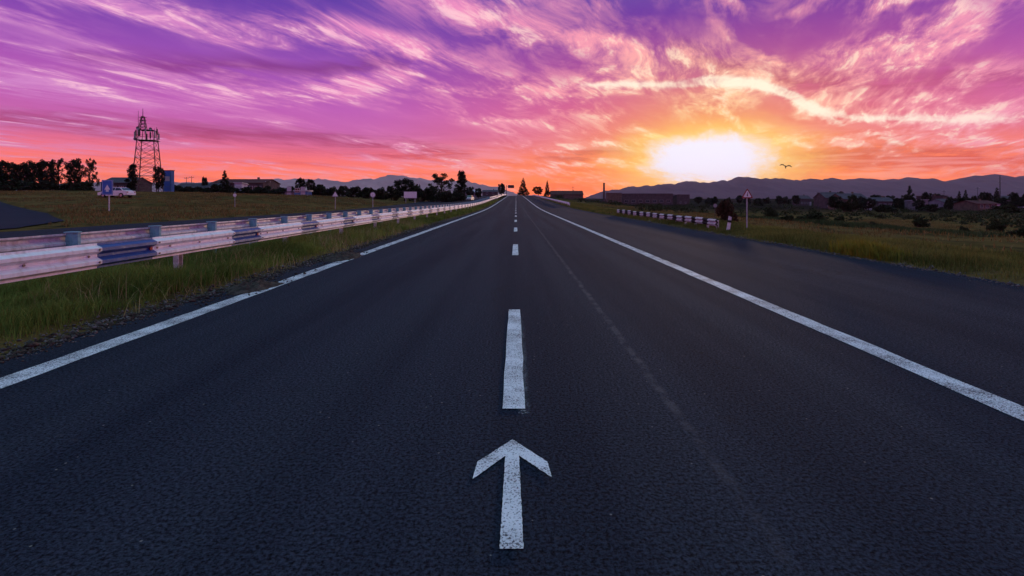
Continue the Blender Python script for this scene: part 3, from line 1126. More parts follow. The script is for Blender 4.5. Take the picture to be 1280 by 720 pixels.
# dark board over the road crest
c = at(633, 243, 300.0)
c.z = hz(c.x, c.y)
s8 = empty('gantry_sign', c, label='dark sign board on a tall cantilever post at the road crest', cat='road sign')
zt = 1.5 + (249 - 231.3) * 300 / 640 - c.z
sign_pole(s8, zt, .16, M['steel_dark'], x=0)
arm = MB().box((2.3, .03, zt - .9), (4.6, .14, .14)).build('arm', M['steel_dark'], s8)
MB().box((2.7, -.14, zt - .9), (3.7, .10, 1.8)).build('board', M['steel_dark'], s8)

# ------------------------------------------------------------------ cars


def car(name, label, c, rz, mat):
    t = empty(name, c, rz, label, 'car')
    # side outline of the lower body, +x is the front
    low = [(-2.18, .36), (-1.78, .32), (-1.72, .46), (-1.60, .60), (-1.38, .66), (-1.14, .60), (-1.02, .46), (-.96, .27), (.96, .27), (1.02, .46), (1.14, .60), (1.36, .66), (1.58, .60), (1.70, .46),
           (1.76, .30), (2.14, .34), (2.20, .52), (2.12, .72), (1.70, .82), (1.00, .92), (-1.70, .97), (-2.12, .95), (-2.22, .62)]
    body = MB()
    body.prism(low, 'y', -.84, .84)
    bo = body.build('body', mat, t)
    cab = MB()
    zs = [(-1.78, .955, .78), (-1.12, 1.40, .60), (-.80, 1.45, .585), (.18, 1.45, .585), (.98, .915, .78)]
    vs = [(x_, -w, z_) for x_, z_, w in zs] + [(x_, w, z_) for x_, z_, w in zs]
    cab.add(vs, [(0, 1, 2, 3, 4), (9, 8, 7, 6, 5), (0, 5, 6, 1), (1, 6, 7, 2), (2, 7, 8, 3), (3, 8, 9, 4), (4, 9, 5, 0)])
    ca_ = cab.build('cabin', mat, t)
    for s_ in (-1, 1):
        def side(pts, nm):
            m_ = MB()
            out = []
            for x_, z_ in pts:
                w = .78 + (z_ - .93) * (.585 - .78) / (1.45 - .93)
                out.append((x_, s_ * (w + .008), z_))
            m_.add(out + [(x_, y_ - s_ * .02, z_) for x_, y_, z_ in out], [tuple(range(len(out))), tuple(range(2 * len(out) - 1, len(out) - 1, -1))] +
                   [(i, i + len(out), (i + 1) % len(out) + len(out), (i + 1) % len(out)) for i in range(len(out))])
            return m_.build(nm, M['glass'], ca_)
        side([(-1.50, 1.0), (-1.04, 1.36), (-.40, 1.40), (-.40, .99)], 'side_window')
        side([(-.33, .99), (-.33, 1.40), (.15, 1.40), (.78, .98)], 'side_window')
        for wx in (-1.37, 1.36):
            w = MB()
            w.prism([(wx + .315 * math.cos(a), .315 + .315 * math.sin(a)) for a in np.linspace(0, 2 * math.pi, 21)[:-1]], 'y', s_ * .66, s_ * .855)
            wo_ = w.build('wheel', M['tyre'], t)
            MB().prism([(wx + .20 * math.cos(a), .315 + .20 * math.sin(a)) for a in np.linspace(0, 2 * math.pi, 17)[:-1]], 'y', s_ * .84, s_ * .865).build('rim', M['rim'], wo_)
        MB().box((2.13, s_ * .62, .66), (.12, .36, .12)).build('headlight', M['lamp_clear'], t)
        MB().box((-2.16, s_ * .66, .78), (.10, .28, .14)).build('tail_light', M['lamp_red'], t)
        MB().box((.72, s_ * .90, .98), (.10, .16, .11)).build('wing_mirror', mat, t)
    ws = MB()
    for (x0, z0, w0, x1, z1, w1, nm) in ((.90, .965, .74, .24, 1.405, .585, 'windscreen'), (-1.66, 1.02, .72, -1.17, 1.37, .585, 'rear_window')):
        nx, nz = (z0 - z1), (x1 - x0)
        L = math.hypot(nx, nz)
        nx, nz = nx / L, nz / L
        if nz < 0:
            nx, nz = -nx, -nz
        q_ = [(x0, -w0, z0), (x0, w0, z0), (x1, w1, z1), (x1, -w1, z1)]
        m_ = MB()
        m_.add([(x_ + nx * .03, y_, z_ + nz * .03) for x_, y_, z_ in q_] + [(x_ - nx * .01, y_, z_ - nz * .01) for x_, y_, z_ in q_],
               [(0, 1, 2, 3), (7, 6, 5, 4), (0, 4, 5, 1), (1, 5, 6, 2), (2, 6, 7, 3), (3, 7, 4, 0)])
        m_.build(nm, M['glass'], ca_)
    MB().box((2.20, 0, .42), (.08, 1.5, .16)).build('bumper', mat, t)
    MB().box((-2.22, 0, .45), (.08, 1.5, .18)).build('bumper', mat, t)
    return t


c = at(146, 245, 74.0)
c.z = hz(c.x, c.y)
car('parked_car', 'white saloon car parked sideways at the left field edge behind the blue sign', c + Vector((0, 0, .0)), R(176), M['car_white'])
c = Vector((-12.9, 142, 0))
c.z = float(zr(c.y))
car('distant_car', 'pale silver car far away on the other carriageway', c, R(-97), M['car_grey'])

# ------------------------------------------------------------------ trees
_leaf_cache = {}


def leaf_cloud(name, centers, radii, n, size, mat, seed, squash=1.0):
    """n small leaf quads scattered through clumps; one mesh with a tint attribute"""
    r_ = np.random.default_rng(seed)
    centers, radii = np.asarray(centers, float), np.asarray(radii, float)
    wgt = radii ** 2
    idx = r_.choice(len(centers), n, p=wgt / wgt.sum())
    u = r_.normal(size=(n, 3))
    u /= np.linalg.norm(u, axis=1)[:, None]
    rad = r_.random(n) ** .45
    pos = centers[idx] + u * (radii[idx] * rad)[:, None] * np.array([1, 1, squash])
    a = r_.normal(size=(n, 3))
    a /= np.linalg.norm(a, axis=1)[:, None]
    b = np.cross(a, r_.normal(size=(n, 3)))
    b /= np.linalg.norm(b, axis=1)[:, None]
    s_ = (size * r_.uniform(.6, 1.4, n))[:, None]
    quad = np.stack([pos - a * s_, pos + b * s_ * .55, pos + a * s_, pos - b * s_ * .55], 1).reshape(-1, 3)
    me = bpy.data.meshes.new(name)
    me.vertices.add(len(quad))
    me.vertices.foreach_set('co', quad.astype(np.float32).ravel())
    me.loops.add(4 * n)
    me.loops.foreach_set('vertex_index', np.arange(4 * n, dtype=np.int32))
    me.polygons.add(n)
    me.polygons.foreach_set('loop_start', np.arange(0, 4 * n, 4, dtype=np.int32))
    me.update(calc_edges=True)
    at_ = me.attributes.new('tint', 'FLOAT', 'FACE')
    clump = r_.random(len(centers))[idx]
    at_.data.foreach_set('value', np.clip(.5 * clump + .5 * r_.random(n), 0, 1).astype(np.float32))
    me.materials.append(mat)
    return me


def tree_proto(kind, seed, mat):
    """unit-height tree; returns (trunk mesh, crown mesh, width)"""
    key = (kind, seed, mat.name)
    if key in _leaf_cache:
        return _leaf_cache[key]
    r_ = random.Random(seed * 31 + 5)
    tr = MB()
    cs, rs_ = [], []
    if kind == 'round':
        lean = r_.uniform(-.04, .04)
        tr.tube([(0, 0, -.06), (lean * .3, 0, .15), (lean, .01, .42), (lean * 1.2, 0, .72)], [.030, .024, .017, .006], 7)
        for i in range(34):
            a = i * 2.4 + r_.uniform(-.3, .3)
            z_ = .22 + .70 * ((i + .5) / 34)
            w = .30 * math.sin(math.pi * min(1, (z_ - .12) / .95)) ** .7
            p_ = (lean + math.cos(a) * w * r_.uniform(.5, 1.05), math.sin(a) * w * r_.uniform(.5, 1.05), z_)
            tr.tube([(lean * .8, 0, .20 + .45 * z_ * .7), ((p_[0] + lean) * .55, p_[1] * .5, z_ * .92 - .02), p_], [.011, .007, .003], 5, False)
            cs.append(p_)
            rs_.append(r_.uniform(.055, .115))
        cs.append((lean, 0, .84)), rs_.append(.12)
        n, size = 3600, .026
    elif kind == 'sparse':
        tr.tube([(0, 0, -.06), (.01, 0, .3), (-.01, .01, .6), (.01, 0, .9)], [.026, .020, .013, .004], 7)
        for i in range(38):
            a = i * 2.4 + r_.uniform(-.5, .5)
            z_ = .24 + .74 * ((i + .5) / 38)
            w = r_.uniform(.08, .36) * (1.2 - .6 * z_)
            p_ = (math.cos(a) * w, math.sin(a) * w, z_)
            tr.tube([(0, 0, z_ - .16), (p_[0] * .6, p_[1] * .6, z_ - .07), p_], [.010, .006, .003], 5, False)
            cs.append(p_)
            rs_.append(r_.uniform(.035, .085))
        n, size = 2100, .022
    elif kind == 'poplar':
        tr.tube([(0, 0, -.05), (.005, 0, .3), (-.005, 0, .7), (0, 0, .97)], [.022, .017, .010, .003], 7)
        for i in range(20):
            a = i * 2.4
            z_ = .12 + .84 * (i + .5) / 20
            w = .11 * math.sin(math.pi * min(1, z_ * .92 + .06)) ** .6 * r_.uniform(.5, 1.1)
            cs.append((math.cos(a) * w, math.sin(a) * w, z_))
            rs_.append(r_.uniform(.050, .085))
            tr.tube([(0, 0, z_ - .10), (math.cos(a) * w, math.sin(a) * w, z_)], [.007, .003], 5, False)
        n, size = 2400, .024
    elif kind == 'conifer':
        tr.tube([(0, 0, -.05), (0, 0, .5), (0, 0, .99)], [.024, .014, .002], 7)
        for i in range(26):
            a = i * 2.4
            z_ = .08 + .90 * (i + .5) / 26
            w = .25 * (1 - z_) ** .85 * r_.uniform(.6, 1.05)
            cs.append((math.cos(a) * w, math.sin(a) * w, z_ - w * .15))
            rs_.append(.030 + .10 * (1 - z_) * r_.uniform(.7, 1.1))
            tr.tube([(0, 0, z_), (math.cos(a) * w, math.sin(a) * w, z_ - w * .15)], [.006, .002], 5, False)
        n, size = 2600, .024
    else:   # bush
        for i in range(16):
            a = i * 2.4
            w = r_.uniform(.08, .62)
            z_ = r_.uniform(.20, .78) * (1 - .45 * (w / .62) ** 2)
            p_ = (math.cos(a) * w, math.sin(a) * w, z_)
            cs.append(p_)
            rs_.append(r_.uniform(.14, .25))
            tr.tube([(p_[0] * .2, p_[1] * .2, -.08), (p_[0] * .6, p_[1] * .6, z_ * .5), p_], [.022, .015, .005], 5, False)
        n, size = 2400, .060
    out = (tr.mesh('trunk', M['bark'], True), leaf_cloud('crown', cs, rs_, n, size, mat, seed), {'round': .72, 'sparse': .62, 'poplar': .30, 'conifer': .50, 'bush': 1.35}[kind])
    _leaf_cache[key] = out
    return out


def tree(kind, px, top, dist, wpx, label, group=None, seed=0, mat='leaf_dark', name=None, cat=None, base=None):
    tm, cm, w1 = tree_proto(kind, seed % 4, M[mat])
    c = at(px, CY, dist)
    c.z = hz(c.x, c.y) - .05 if base is None else base
    h = EYE + (CY - top) * dist / FPX - c.z
    sw = (wpx * dist / FPX) / w1
    nm = name or {'round': 'broadleaf_tree', 'sparse': 'broadleaf_tree', 'poplar': 'poplar_tree', 'conifer': 'conifer_tree', 'bush': 'bush'}[kind]
    r_ = random.Random(seed * 7 + int(px))
    t = empty(nm, c, r_.uniform(0, 6.28), label, cat or ('bush' if kind == 'bush' else 'tree'), group)
    t.scale = (sw, sw, h)
    link('trunk' if kind != 'bush' else 'stems', tm, t)
    link('crown', cm, t)
    return t


gL = 'dark trees along the left skyline'
LT = [(-10, 203, 112, 28, 'round', 'dark tree cut by the left picture edge'),
      (9, 200, 115, 27, 'round', 'dark tree second from the left picture edge on the skyline'),
      (26, 203, 109, 24, 'round', 'dark tree third from the left picture edge, slightly lower'),
      (42, 201, 117, 24, 'round', 'dark tree fourth from the left picture edge on the skyline'),
      (58, 199, 111, 24, 'round', 'dark dense tree fifth from the left picture edge'),
      (73, 199, 114, 22, 'sparse', 'dark tree sixth from left edge, before the gap'),
      (93, 197.5, 116, 21, 'round', 'rounded dark tree standing apart, left of the sparse tree'),
      (112, 198.5, 112, 19, 'sparse', 'sparse open tree at the right end of the left grove'),
      (165, 205, 124, 12, 'poplar', 'narrow dark tree at the left foot of the lattice tower'),
      (198, 207, 122, 15, 'round', 'dark tree at the right foot of the lattice tower')]
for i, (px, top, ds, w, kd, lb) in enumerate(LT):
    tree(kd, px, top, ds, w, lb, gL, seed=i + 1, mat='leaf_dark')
gU = 'undergrowth below the left grove'
for i, (px, top, w, lb) in enumerate([(-4, 224, 36, 'dark undergrowth bush at the left picture edge under the grove'), (26, 222, 38, 'dark undergrowth bush second from the left picture edge'),
                                      (56, 223, 36, 'dark undergrowth bush third from the left picture edge'), (82, 224, 32, 'dark undergrowth bush below the gap in the grove'),
                                      (106, 226, 30, 'dark undergrowth bush below the sparse open tree')]):
    tree('bush', px, top, 106 - i, w, lb, gU, seed=i, mat='leaf_dark', base=hz(at(px, 0, 106).x, 106) - .3)

T2 = [('conifer', 281, 212.5, 128, 15, 'conifer rising in front of the red roofed warehouse', 'leaf_dark'),
      ('round', 256, 221, 140, 9, 'small tree behind the long low building roof', 'leaf_dark'),
      ('round', 376, 222, 128, 15, 'dark tree standing over the blue kiosk', 'leaf_dark'),
      ('round', 389, 223.5, 124, 13, 'dark tree just right of the blue kiosk', 'leaf_dark'),
      ('round', 506, 223, 130, 33, 'large dark rounded tree behind the white billboard', 'leaf_dark'),
      ('sparse', 552, 216.5, 132, 36, 'open spreading tree left of the tall poplar', 'leaf'),
      ('poplar', 577, 213.5, 134, 15, 'tall narrow poplar left of the road', 'leaf_dark'),
      ('round', 588, 233, 150, 12, 'small dark tree just right of the tall poplar', 'leaf_dark'),
      ('round', 598, 235, 170, 11, 'small dark tree second right of the tall poplar', 'leaf_dark'),
      ('round', 627, 229, 260, 12, 'round dark tree left of the road at the crest', 'leaf_dark'),
      ('conifer', 654, 222, 290, 13, 'dark cone shaped tree right of the road at the crest', 'leaf_dark'),
      ('round', 673, 233, 262, 15, 'round dark tree between the two crest conifers', 'leaf_dark'),
      ('conifer', 684, 225.5, 280, 8, 'slim small conifer right of the road beyond the guardrail', 'leaf_dark'),
      ]
for i, (kd, px, top, ds, w, lb, mt) in enumerate(T2):
    tree(kd, px, top, ds, w, lb, seed=i + 3, mat=mt)
gB = 'dark bushes lining the left field'
BR = [(341, 236, 130, 22), (356, 234, 128, 20), (400, 228, 126, 22), (414, 230, 124, 20), (428, 231, 122, 22), (443, 231.5, 124, 22), (459, 232, 122, 22), (474, 230, 124, 22), (490, 231, 126, 22),
      (523, 229, 128, 24), (538, 231, 128, 22), (556, 234, 126, 26), (571, 236, 130, 20)]
NUM = ['first', 'second', 'third', 'fourth', 'fifth', 'sixth', 'seventh', 'eighth', 'ninth', 'tenth', 'eleventh', 'twelfth', 'thirteenth']
for i, (px, top, ds, w) in enumerate(BR):
    tree('bush', px, top, ds, w, 'dark bush lining the left field, %s from the red roofed warehouse' % NUM[i], gB, seed=i, mat='leaf_dark')

gT = 'trees among the houses on the right'
RT = [('conifer', 1137, 231.5, 190, 14, 'tallest conifer among the houses on the right'),
      ('round', 1050, 239, 185, 13, 'round dark tree left of the brown house'),
      ('round', 1066, 243, 150, 15, 'olive tree in front of the brown house'),
      ('round', 1096, 243, 200, 17, 'low dark tree just right of the brown house'),
      ('round', 1112, 244, 215, 17, 'low dark tree between the brown house and the tallest conifer'),
      ('bush', 1126, 246, 180, 18, 'dark bush at the left foot of the tallest conifer'),
      ('round', 1158, 240, 210, 14, 'dark tree first right of the tallest conifer'),
      ('round', 1172, 241.5, 220, 13, 'dark tree second right of the tallest conifer'),
      ('bush', 1186, 246, 200, 18, 'dark bush between the white roofed shed and the twin trees'),
      ('conifer', 1199, 238.5, 220, 9, 'left one of the twin narrow trees on the right'),
      ('conifer', 1207, 237, 224, 9, 'right one of the twin narrow trees on the right'),
      ('round', 1228, 239.5, 210, 10, 'small round tree left of the tall mast'),
      ('round', 1236, 240, 206, 9, 'small round tree nearest the tall mast on its left'),
      ('conifer', 1246, 234, 218, 11, 'dark conifer at the foot of the tall mast'),
      ('round', 1268, 240, 204, 12, 'round dark tree right of the tall mast'),
      ('round', 1284, 241, 200, 15, 'dark tree cut by the right picture edge'),
      ('bush', 1215, 249, 170, 26, 'wide dark bush below the twin narrow trees'),
      ('bush', 1262, 252, 140, 28, 'wide dark bush in front of the houses near the right picture edge'),
      ('bush', 1165, 254, 150, 24, 'dark bush in front of the white roofed shed'),
      ('bush', 1108, 254, 140, 22, 'dark bush in the field below the brown house')]
for i, (kd, px, top, ds, w, lb) in enumerate(RT):
    tree(kd, px, top, ds, w, lb, gT, seed=i + 2, mat='leaf' if i in (2, 17) else 'leaf_dark')
BR2 = [(222, 230, 134), (236, 231.5, 133), (250, 230.5, 134), (270, 229, 134), (289, 231, 131), (308, 232, 134), (322, 229, 137), (333, 231, 134), (349, 233, 132), (364, 231, 134), (392, 229, 134)]
LB2 = ['just right of the blue pylon', 'second from the blue pylon', 'third from the blue pylon', 'just left of the conifer', 'just right of the conifer', 'before the warehouse middle', 'before the warehouse right end',
       'just past the warehouse', 'second past the warehouse', 'left behind the blue kiosk', 'right behind the blue kiosk']
for k, (px, top, ds) in enumerate(BR2):
    tree('bush', px, top, ds, 19, 'low dark hedge bush on the left skyline, ' + LB2[k], 'low dark hedge bushes by the sheds', seed=k + 1, mat='leaf_dark')
PL = ['first', 'second', 'third', 'fourth', 'fifth', 'sixth', 'seventh', 'eighth', 'ninth', 'tenth', 'eleventh', 'twelfth', 'thirteenth', 'fourteenth']
r_ = random.Random(5)
for k in range(14):
    px = 866 + 172 * (k + r_.uniform(.2, .8)) / 14
    tree(r_.choice(['bush', 'round']), px, r_.uniform(243.5, 246.5), r_.uniform(250, 380), r_.uniform(9, 16), 'distant dark tree on the plain under the mountains, %s from the hall' % PL[k],
         'distant dark trees on the plain', seed=k, mat='leaf_dark', name='small_tree', cat='tree')
r_ = random.Random(77)
TEENS = ['first', 'second', 'third', 'fourth', 'fifth', 'sixth', 'seventh', 'eighth', 'ninth', 'tenth', 'eleventh', 'twelfth', 'thirteenth', 'fourteenth', 'fifteenth', 'sixteenth', 'seventeenth', 'eighteenth', 'nineteenth']
NTH = TEENS + ['twentieth'] + ['twenty-' + k for k in TEENS[:9]] + ['thirtieth'] + ['thirty-' + k for k in TEENS[:9]]
for k in range(34):
    px = 1038 + 250 * (k + r_.uniform(.1, .9)) / 34
    tree(r_.choice(['bush', 'round', 'round']), px, r_.uniform(243, 251), r_.uniform(150, 260), r_.uniform(10, 20), 'low dark filler tree between the right houses, %s from the left' % NTH[k],
         'low dark filler trees between the right houses', seed=k, mat='leaf_dark', name='small_tree', cat='tree')
tree('bush', 908, 246, 31, 26, 'dull brown shrub on the right verge beside the warning sign', seed=2, mat='leaf_brown', name='shrub', cat='shrub')
tree('bush', 1015, 262, 46, 34, 'low dark scrub in the right field beyond the warning sign', seed=1, mat='leaf', name='shrub', cat='shrub')
tree('bush', 1243, 268, 58, 20, 'small dark scrub clump in the right field below the tall mast', seed=3, mat='leaf', name='shrub', cat='shrub')
for k, (px_k, tp_k, ds_k, w_k, w_l) in enumerate([(1050, 268, 62, 16, 'small scrub clump in the right field below the brown house'), (1092, 276, 44, 12, 'tiny scrub clump in the right field left of the wide open patch'),
                                                  (1150, 270, 66, 22, 'broad low scrub clump in the right field below the white roofed shed'), (1205, 279, 46, 14, 'low scrub clump in the middle of the dark green growth'),
                                                  (962, 258, 60, 20, 'dim scrub clump behind the warning sign pole on its right'), (1275, 282, 40, 24, 'scrub clump cut by the right picture edge')]):
    tree('bush', px_k, tp_k, ds_k, w_k, w_l, 'scrub clumps in the right field', seed=k, mat='leaf', name='shrub', cat='shrub')
tree('bush', 985, 268, 40, 22, 'low dark scrub just right of the warning sign', seed=0, mat='leaf', name='shrub', cat='shrub')

# rough low scrub over the right plain: reads as one mass
rr_ = np.random.default_rng(404)
n_ = 1500
yy_ = 62 + 240 * rr_.random(n_) ** 1.3
xx_ = 14 + (yy_ * 1.06 - 14) * rr_.random(n_) ** .8
kp = vnoise(xx_, yy_, .035, 51) * .6 + vnoise(xx_, yy_, .11, 52) * .4 > .46
kp &= xx_ > 16
xx_, yy_ = xx_[kp], yy_[kp]
rad_ = (.35 + .9 * rr_.random(len(xx_)) ** 2) * (.7 + yy_ / 220)
scr = leaf_cloud('scrub', np.stack([xx_, yy_, H(xx_, yy_) + rad_ * .25], 1), rad_, 42000, .20, M['leaf'], 405, .55)
tag(link('scrub', scr), 'low rough dark scrub scattered over the right plain', 'scrub', kind='stuff')

# ------------------------------------------------------------------ buildings


def house(name, label, px0, px1, ytop, dist, depth, wall, roof, kind='gable', eave=None, wins=(), doors=(), group=None, cat='building', rz=0.0, wh=(.9, 1.1), sill=.9):
    """front wall spans px0..px1 at DIST; ytop is the roof top; wins/doors are positions 0..1 along the front"""
    a, b = at(px0, CY, dist), at(px1, CY, dist)
    W = b.x - a.x
    cx = (a.x + b.x) / 2
    base = min(hz(cx - W / 2, dist), hz(cx + W / 2, dist), hz(cx, dist)) - .05
    t = empty(name, (cx, dist, base), rz, label, cat, group)
    top = EYE + (CY - ytop) * dist / FPX - base
    eh = top * (eave if eave else (.66 if kind == 'gable' else 1.0))
    MB().box((0, depth / 2, eh / 2 - .2), (W, depth, eh + .4)).build('wall', wall, t)
    o = .25
    r_ = MB()
    if kind == 'gable':      # ridge runs along the front
        r_.prism([(-o, eh - .04), (depth / 2, top), (depth + o, eh - .04), (depth + o, eh + .10), (depth / 2, top + .12), (-o, eh + .10)], 'x', -W / 2 - o, W / 2 + o)
        MB().prism([(.02, eh), (depth - .02, eh), (depth / 2, top - .02)], 'x', -W / 2 + .01, W / 2 - .01).build('gable_wall', wall, t)
    elif kind == 'gable_front':
        r_.prism([(-W / 2 - o, eh - .04), (0, top), (W / 2 + o, eh - .04), (W / 2 + o, eh + .10), (0, top + .14), (-W / 2 - o, eh + .10)], 'y', -o, depth + o)
        MB().prism([(-W / 2 + .02, eh), (W / 2 - .02, eh), (0, top - .02)], 'y', .01, depth - .01).build('gable_wall', wall, t)
    elif kind == 'shed':
        r_.prism([(-o, top), (depth + o, eh * .86), (depth + o, eh * .86 + .14), (-o, top + .14)], 'x', -W / 2 - o, W / 2 + o)
    else:                    # flat with a parapet slab
        r_.box((0, depth / 2, top + .10), (W + .4, depth + .4, .24))
    ro = r_.build('roof', roof, t)
    if kind in ('gable', 'gable_front') and W > 4:
        MB().box((W * .22 if kind == 'gable' else W * .25, depth * .55, top + .1), (.5, .5, 1.1)).build('chimney', M['wall_brown'], ro)
    for u in wins:
        x_ = (u - .5) * W
        zc = sill + wh[1] / 2
        f = MB()
        hw, hh = wh[0] / 2, wh[1] / 2
        for cx_, cz_, w_, h_ in ((x_, zc + hh, wh[0] + .16, .10), (x_, zc - hh, wh[0] + .16, .10), (x_ - hw, zc, .08, wh[1] - .1), (x_ + hw, zc, .08, wh[1] - .1), (x_, zc, .05, wh[1] - .1)):
            f.box((cx_, -.02, cz_), (w_, .10, h_))
        fo = f.build('window', M['frame'], t)
        MB().box((x_, -.004, zc), (wh[0] - .08, .03, wh[1] - .1)).build('pane', M['glass'], fo)
    for u in doors:
        x_ = (u - .5) * W
        d_ = MB().box((x_, -.03, 1.05), (1.0, .08, 2.1)).build('door', M['roof_pale'], t)
        MB().box((x_ + .38, -.09, 1.0), (.05, .06, .14)).build('handle', M['bolt'], d_)
    return t


house('farm_building', 'low dark gabled building between the left grove and the lattice tower', 126, 163, 221.5, 135, 8, M['wall_dark'], M['roof_dark'], wins=(.2, .45, .7), doors=(.9,), wh=(1.2, 1.2))
house('long_shed', 'long low pale walled shed right of the blue pylon', 217, 277, 229, 138, 7, M['wall_grey'], M['roof_dark'], eave=.55, wins=(.15, .35, .55, .75), doors=(.9,), wh=(1.6, 1.0), sill=.8)
house('warehouse', 'warehouse with dark red roof behind the conifer on the left', 264, 329, 223.5, 142, 10, M['wall_dark'], M['roof_red'], eave=.72, wins=(.10, .33, .62, .74, .90), doors=(.48,), wh=(1.7, 1.4), sill=1.0)
house('annex', 'small white annex wall in front of the red roofed warehouse', 293, 302, 228.5, 134, 3, M['wall_white'], M['roof_pale'], 'shed', doors=(.5,))
house('kiosk', 'blue kiosk with pale flat roof among the dark trees', 368, 383, 239, 112, 3, M['wall_blue'], M['roof_pale'], 'flat', wins=(.25,), doors=(.72,), wh=(1.0, .9))
house('hut', 'small grey hut left of the blue kiosk', 356, 367, 240, 116, 3, M['wall_grey'], M['roof_dark'], 'shed', doors=(.5,))
house('crest_house', 'pale roofed house right of the poplar near the road crest', 581, 600, 237.5, 230, 8, M['wall_grey'], M['roof_pale'], wins=(.2, .5, .8))
house('crest_shed', 'low dark shed left of the round tree at the crest', 603, 622, 237.5, 270, 8, M['wall_dark'], M['roof_dark'], wins=(.3, .7))
house('low_barn', 'long low brown barn right of the slim small conifer', 689, 729, 238.5, 300, 10, M['wall_brown'], M['roof_red'], eave=.7, wins=(.15, .4, .65, .9), wh=(1.6, 1.2))
house('low_shed', 'small flat roofed shed right of the dark chimney', 760, 777, 241.5, 330, 8, M['wall_brown'], M['roof_dark'], 'flat', wins=(.3, .7), wh=(1.6, 1.4))
house('long_hall', 'long flat roofed dark hall below the sun', 778, 841, 242.3, 345, 14, M['wall_dark'], M['roof_dark'], 'flat', wins=(.08, .22, .36, .50, .64, .78, .92), wh=(2.4, 1.6), sill=1.6)
house('small_hall', 'small flat roofed hall right of the long dark hall', 846, 862, 243, 350, 9, M['wall_dark'], M['roof_pale'], 'shed', wins=(.3, .7))
gH = 'houses on the right'
RHs = [('house', 'brown gabled house with the broad olive tree in front', 1055, 1086, 242, 175, 9, 'wall_brown', 'roof_dark', 'gable'),
       ('house', 'dark house left of the brown house', 1032, 1052, 240.5, 200, 8, 'wall_dark', 'roof_dark', 'gable'),
       ('shed', 'tiny white lean-to attached right of the brown house', 1084, 1090, 252, 172, 3, 'wall_white', 'roof_pale', 'shed'),
       ('house', 'grey house right of the brown house', 1096, 1120, 247, 190, 8, 'wall_dark', 'roof_dark', 'gable'),
       ('shed', 'white roofed shed right of the tallest conifer', 1145, 1160, 250, 170, 5, 'wall_grey', 'roof_pale', 'shed'),
       ('house', 'dark gable fronted house behind the white roofed shed', 1164, 1184, 245, 215, 8, 'wall_dark', 'roof_dark', 'gable_front'),
       ('house', 'low grey house left of the twin narrow trees', 1180, 1198, 249, 195, 8, 'wall_grey', 'roof_dark', 'gable'),
       ('house', 'brown roofed house below the small round trees near the tall mast', 1222, 1250, 251, 165, 9, 'wall_brown', 'roof_red', 'gable'),
       ('house', 'dark roofed house nearest the right picture edge', 1254, 1282, 245, 220, 9, 'wall_grey', 'roof_dark', 'gable'),
       ('house', 'small grey house in the plain well left of the brown house', 1000, 1014, 244.5, 300, 8, 'wall_dark', 'roof_dark', 'gable')]
for (nm, lb, a, b, yt, ds, dp, wl, rf, kd) in RHs:
    wd = (b - a) * ds / FPX
    n = 1 if wd < 3 else (2 if wd < 6 else 3)
    house(nm, lb, a, b, yt, ds, dp, M[wl], M[rf], kd, wins=[(k + .7) / (n + .9) for k in range(n)], doors=(.93,) if wd > 4.5 else (), group=gH, cat=nm)

# blue pylon beside the lattice tower
c = at(209.5, 243, 126)
c.z = hz(c.x, c.y) - .05
py = empty('advertising_pylon', c, R(-14), label='tall blue rectangular pylon right of the lattice tower', cat='pylon')
zt = EYE + (CY - 213.5) * 126 / FPX - c.z
MB().box((0, .35, zt / 2), (2.3, .9, zt)).build('column', M['wall_blue'], py)
for k in range(4):
    MB().box((0, -.12, zt * (.14 + .235 * k) + .25), (1.5, .05, zt * .20)).build('panel', M['sign_blue' if k % 2 else 'roof_pale'] if k == 2 else M['sign_blue'], py)
MB().box((0, .35, zt + .08), (2.5, 1.1, .16)).build('cap', M['roof_dark'], py)

# dark chimney
c = at(755, 244, 300)
c.z = hz(c.x, c.y) - .1
ch = empty('chimney_stack', c, label='dark slim chimney stack left of the small flat roofed shed', cat='chimney')
zt = EYE + (CY - 228.5) * 300 / FPX - c.z
MB().tube([(0, 0, 0), (0, 0, zt * .5), (0, 0, zt)], [.7, .6, .5], 14).build('shaft', M['wall_dark'], ch)
MB().tube([(0, 0, zt - .5), (0, 0, zt - .05)], [.62, .62], 14).build('rim', M['wall_brown'], ch)
MB().box((0, -.2, 1.3), (3.0, 2.6, 2.8)).build('plinth', M['wall_dark'], ch)

# lattice tower with antenna platform and mast
TD = 128.0
c = at(184.5, 241, TD)
c.z = hz(c.x, c.y) - .1
tw = empty('lattice_tower', c, R(20), label='tall lattice telecom tower with crowded antenna platform and thin mast', cat='tower')
u = TD / FPX


def zpx(y_):
    return EYE + (CY - y_) * u - c.z


ZP, ZB = zpx(176), 0.0
HB, HT = 2.7, 1.75


def corner(i, z_):
    k = (z_ - ZB) / (ZP - ZB)
    h = HB + (HT - HB) * k
    sx, sy_ = ((-1, -1), (1, -1), (1, 1), (-1, 1))[i % 4]
    return Vector((sx * h, sy_ * h, z_))


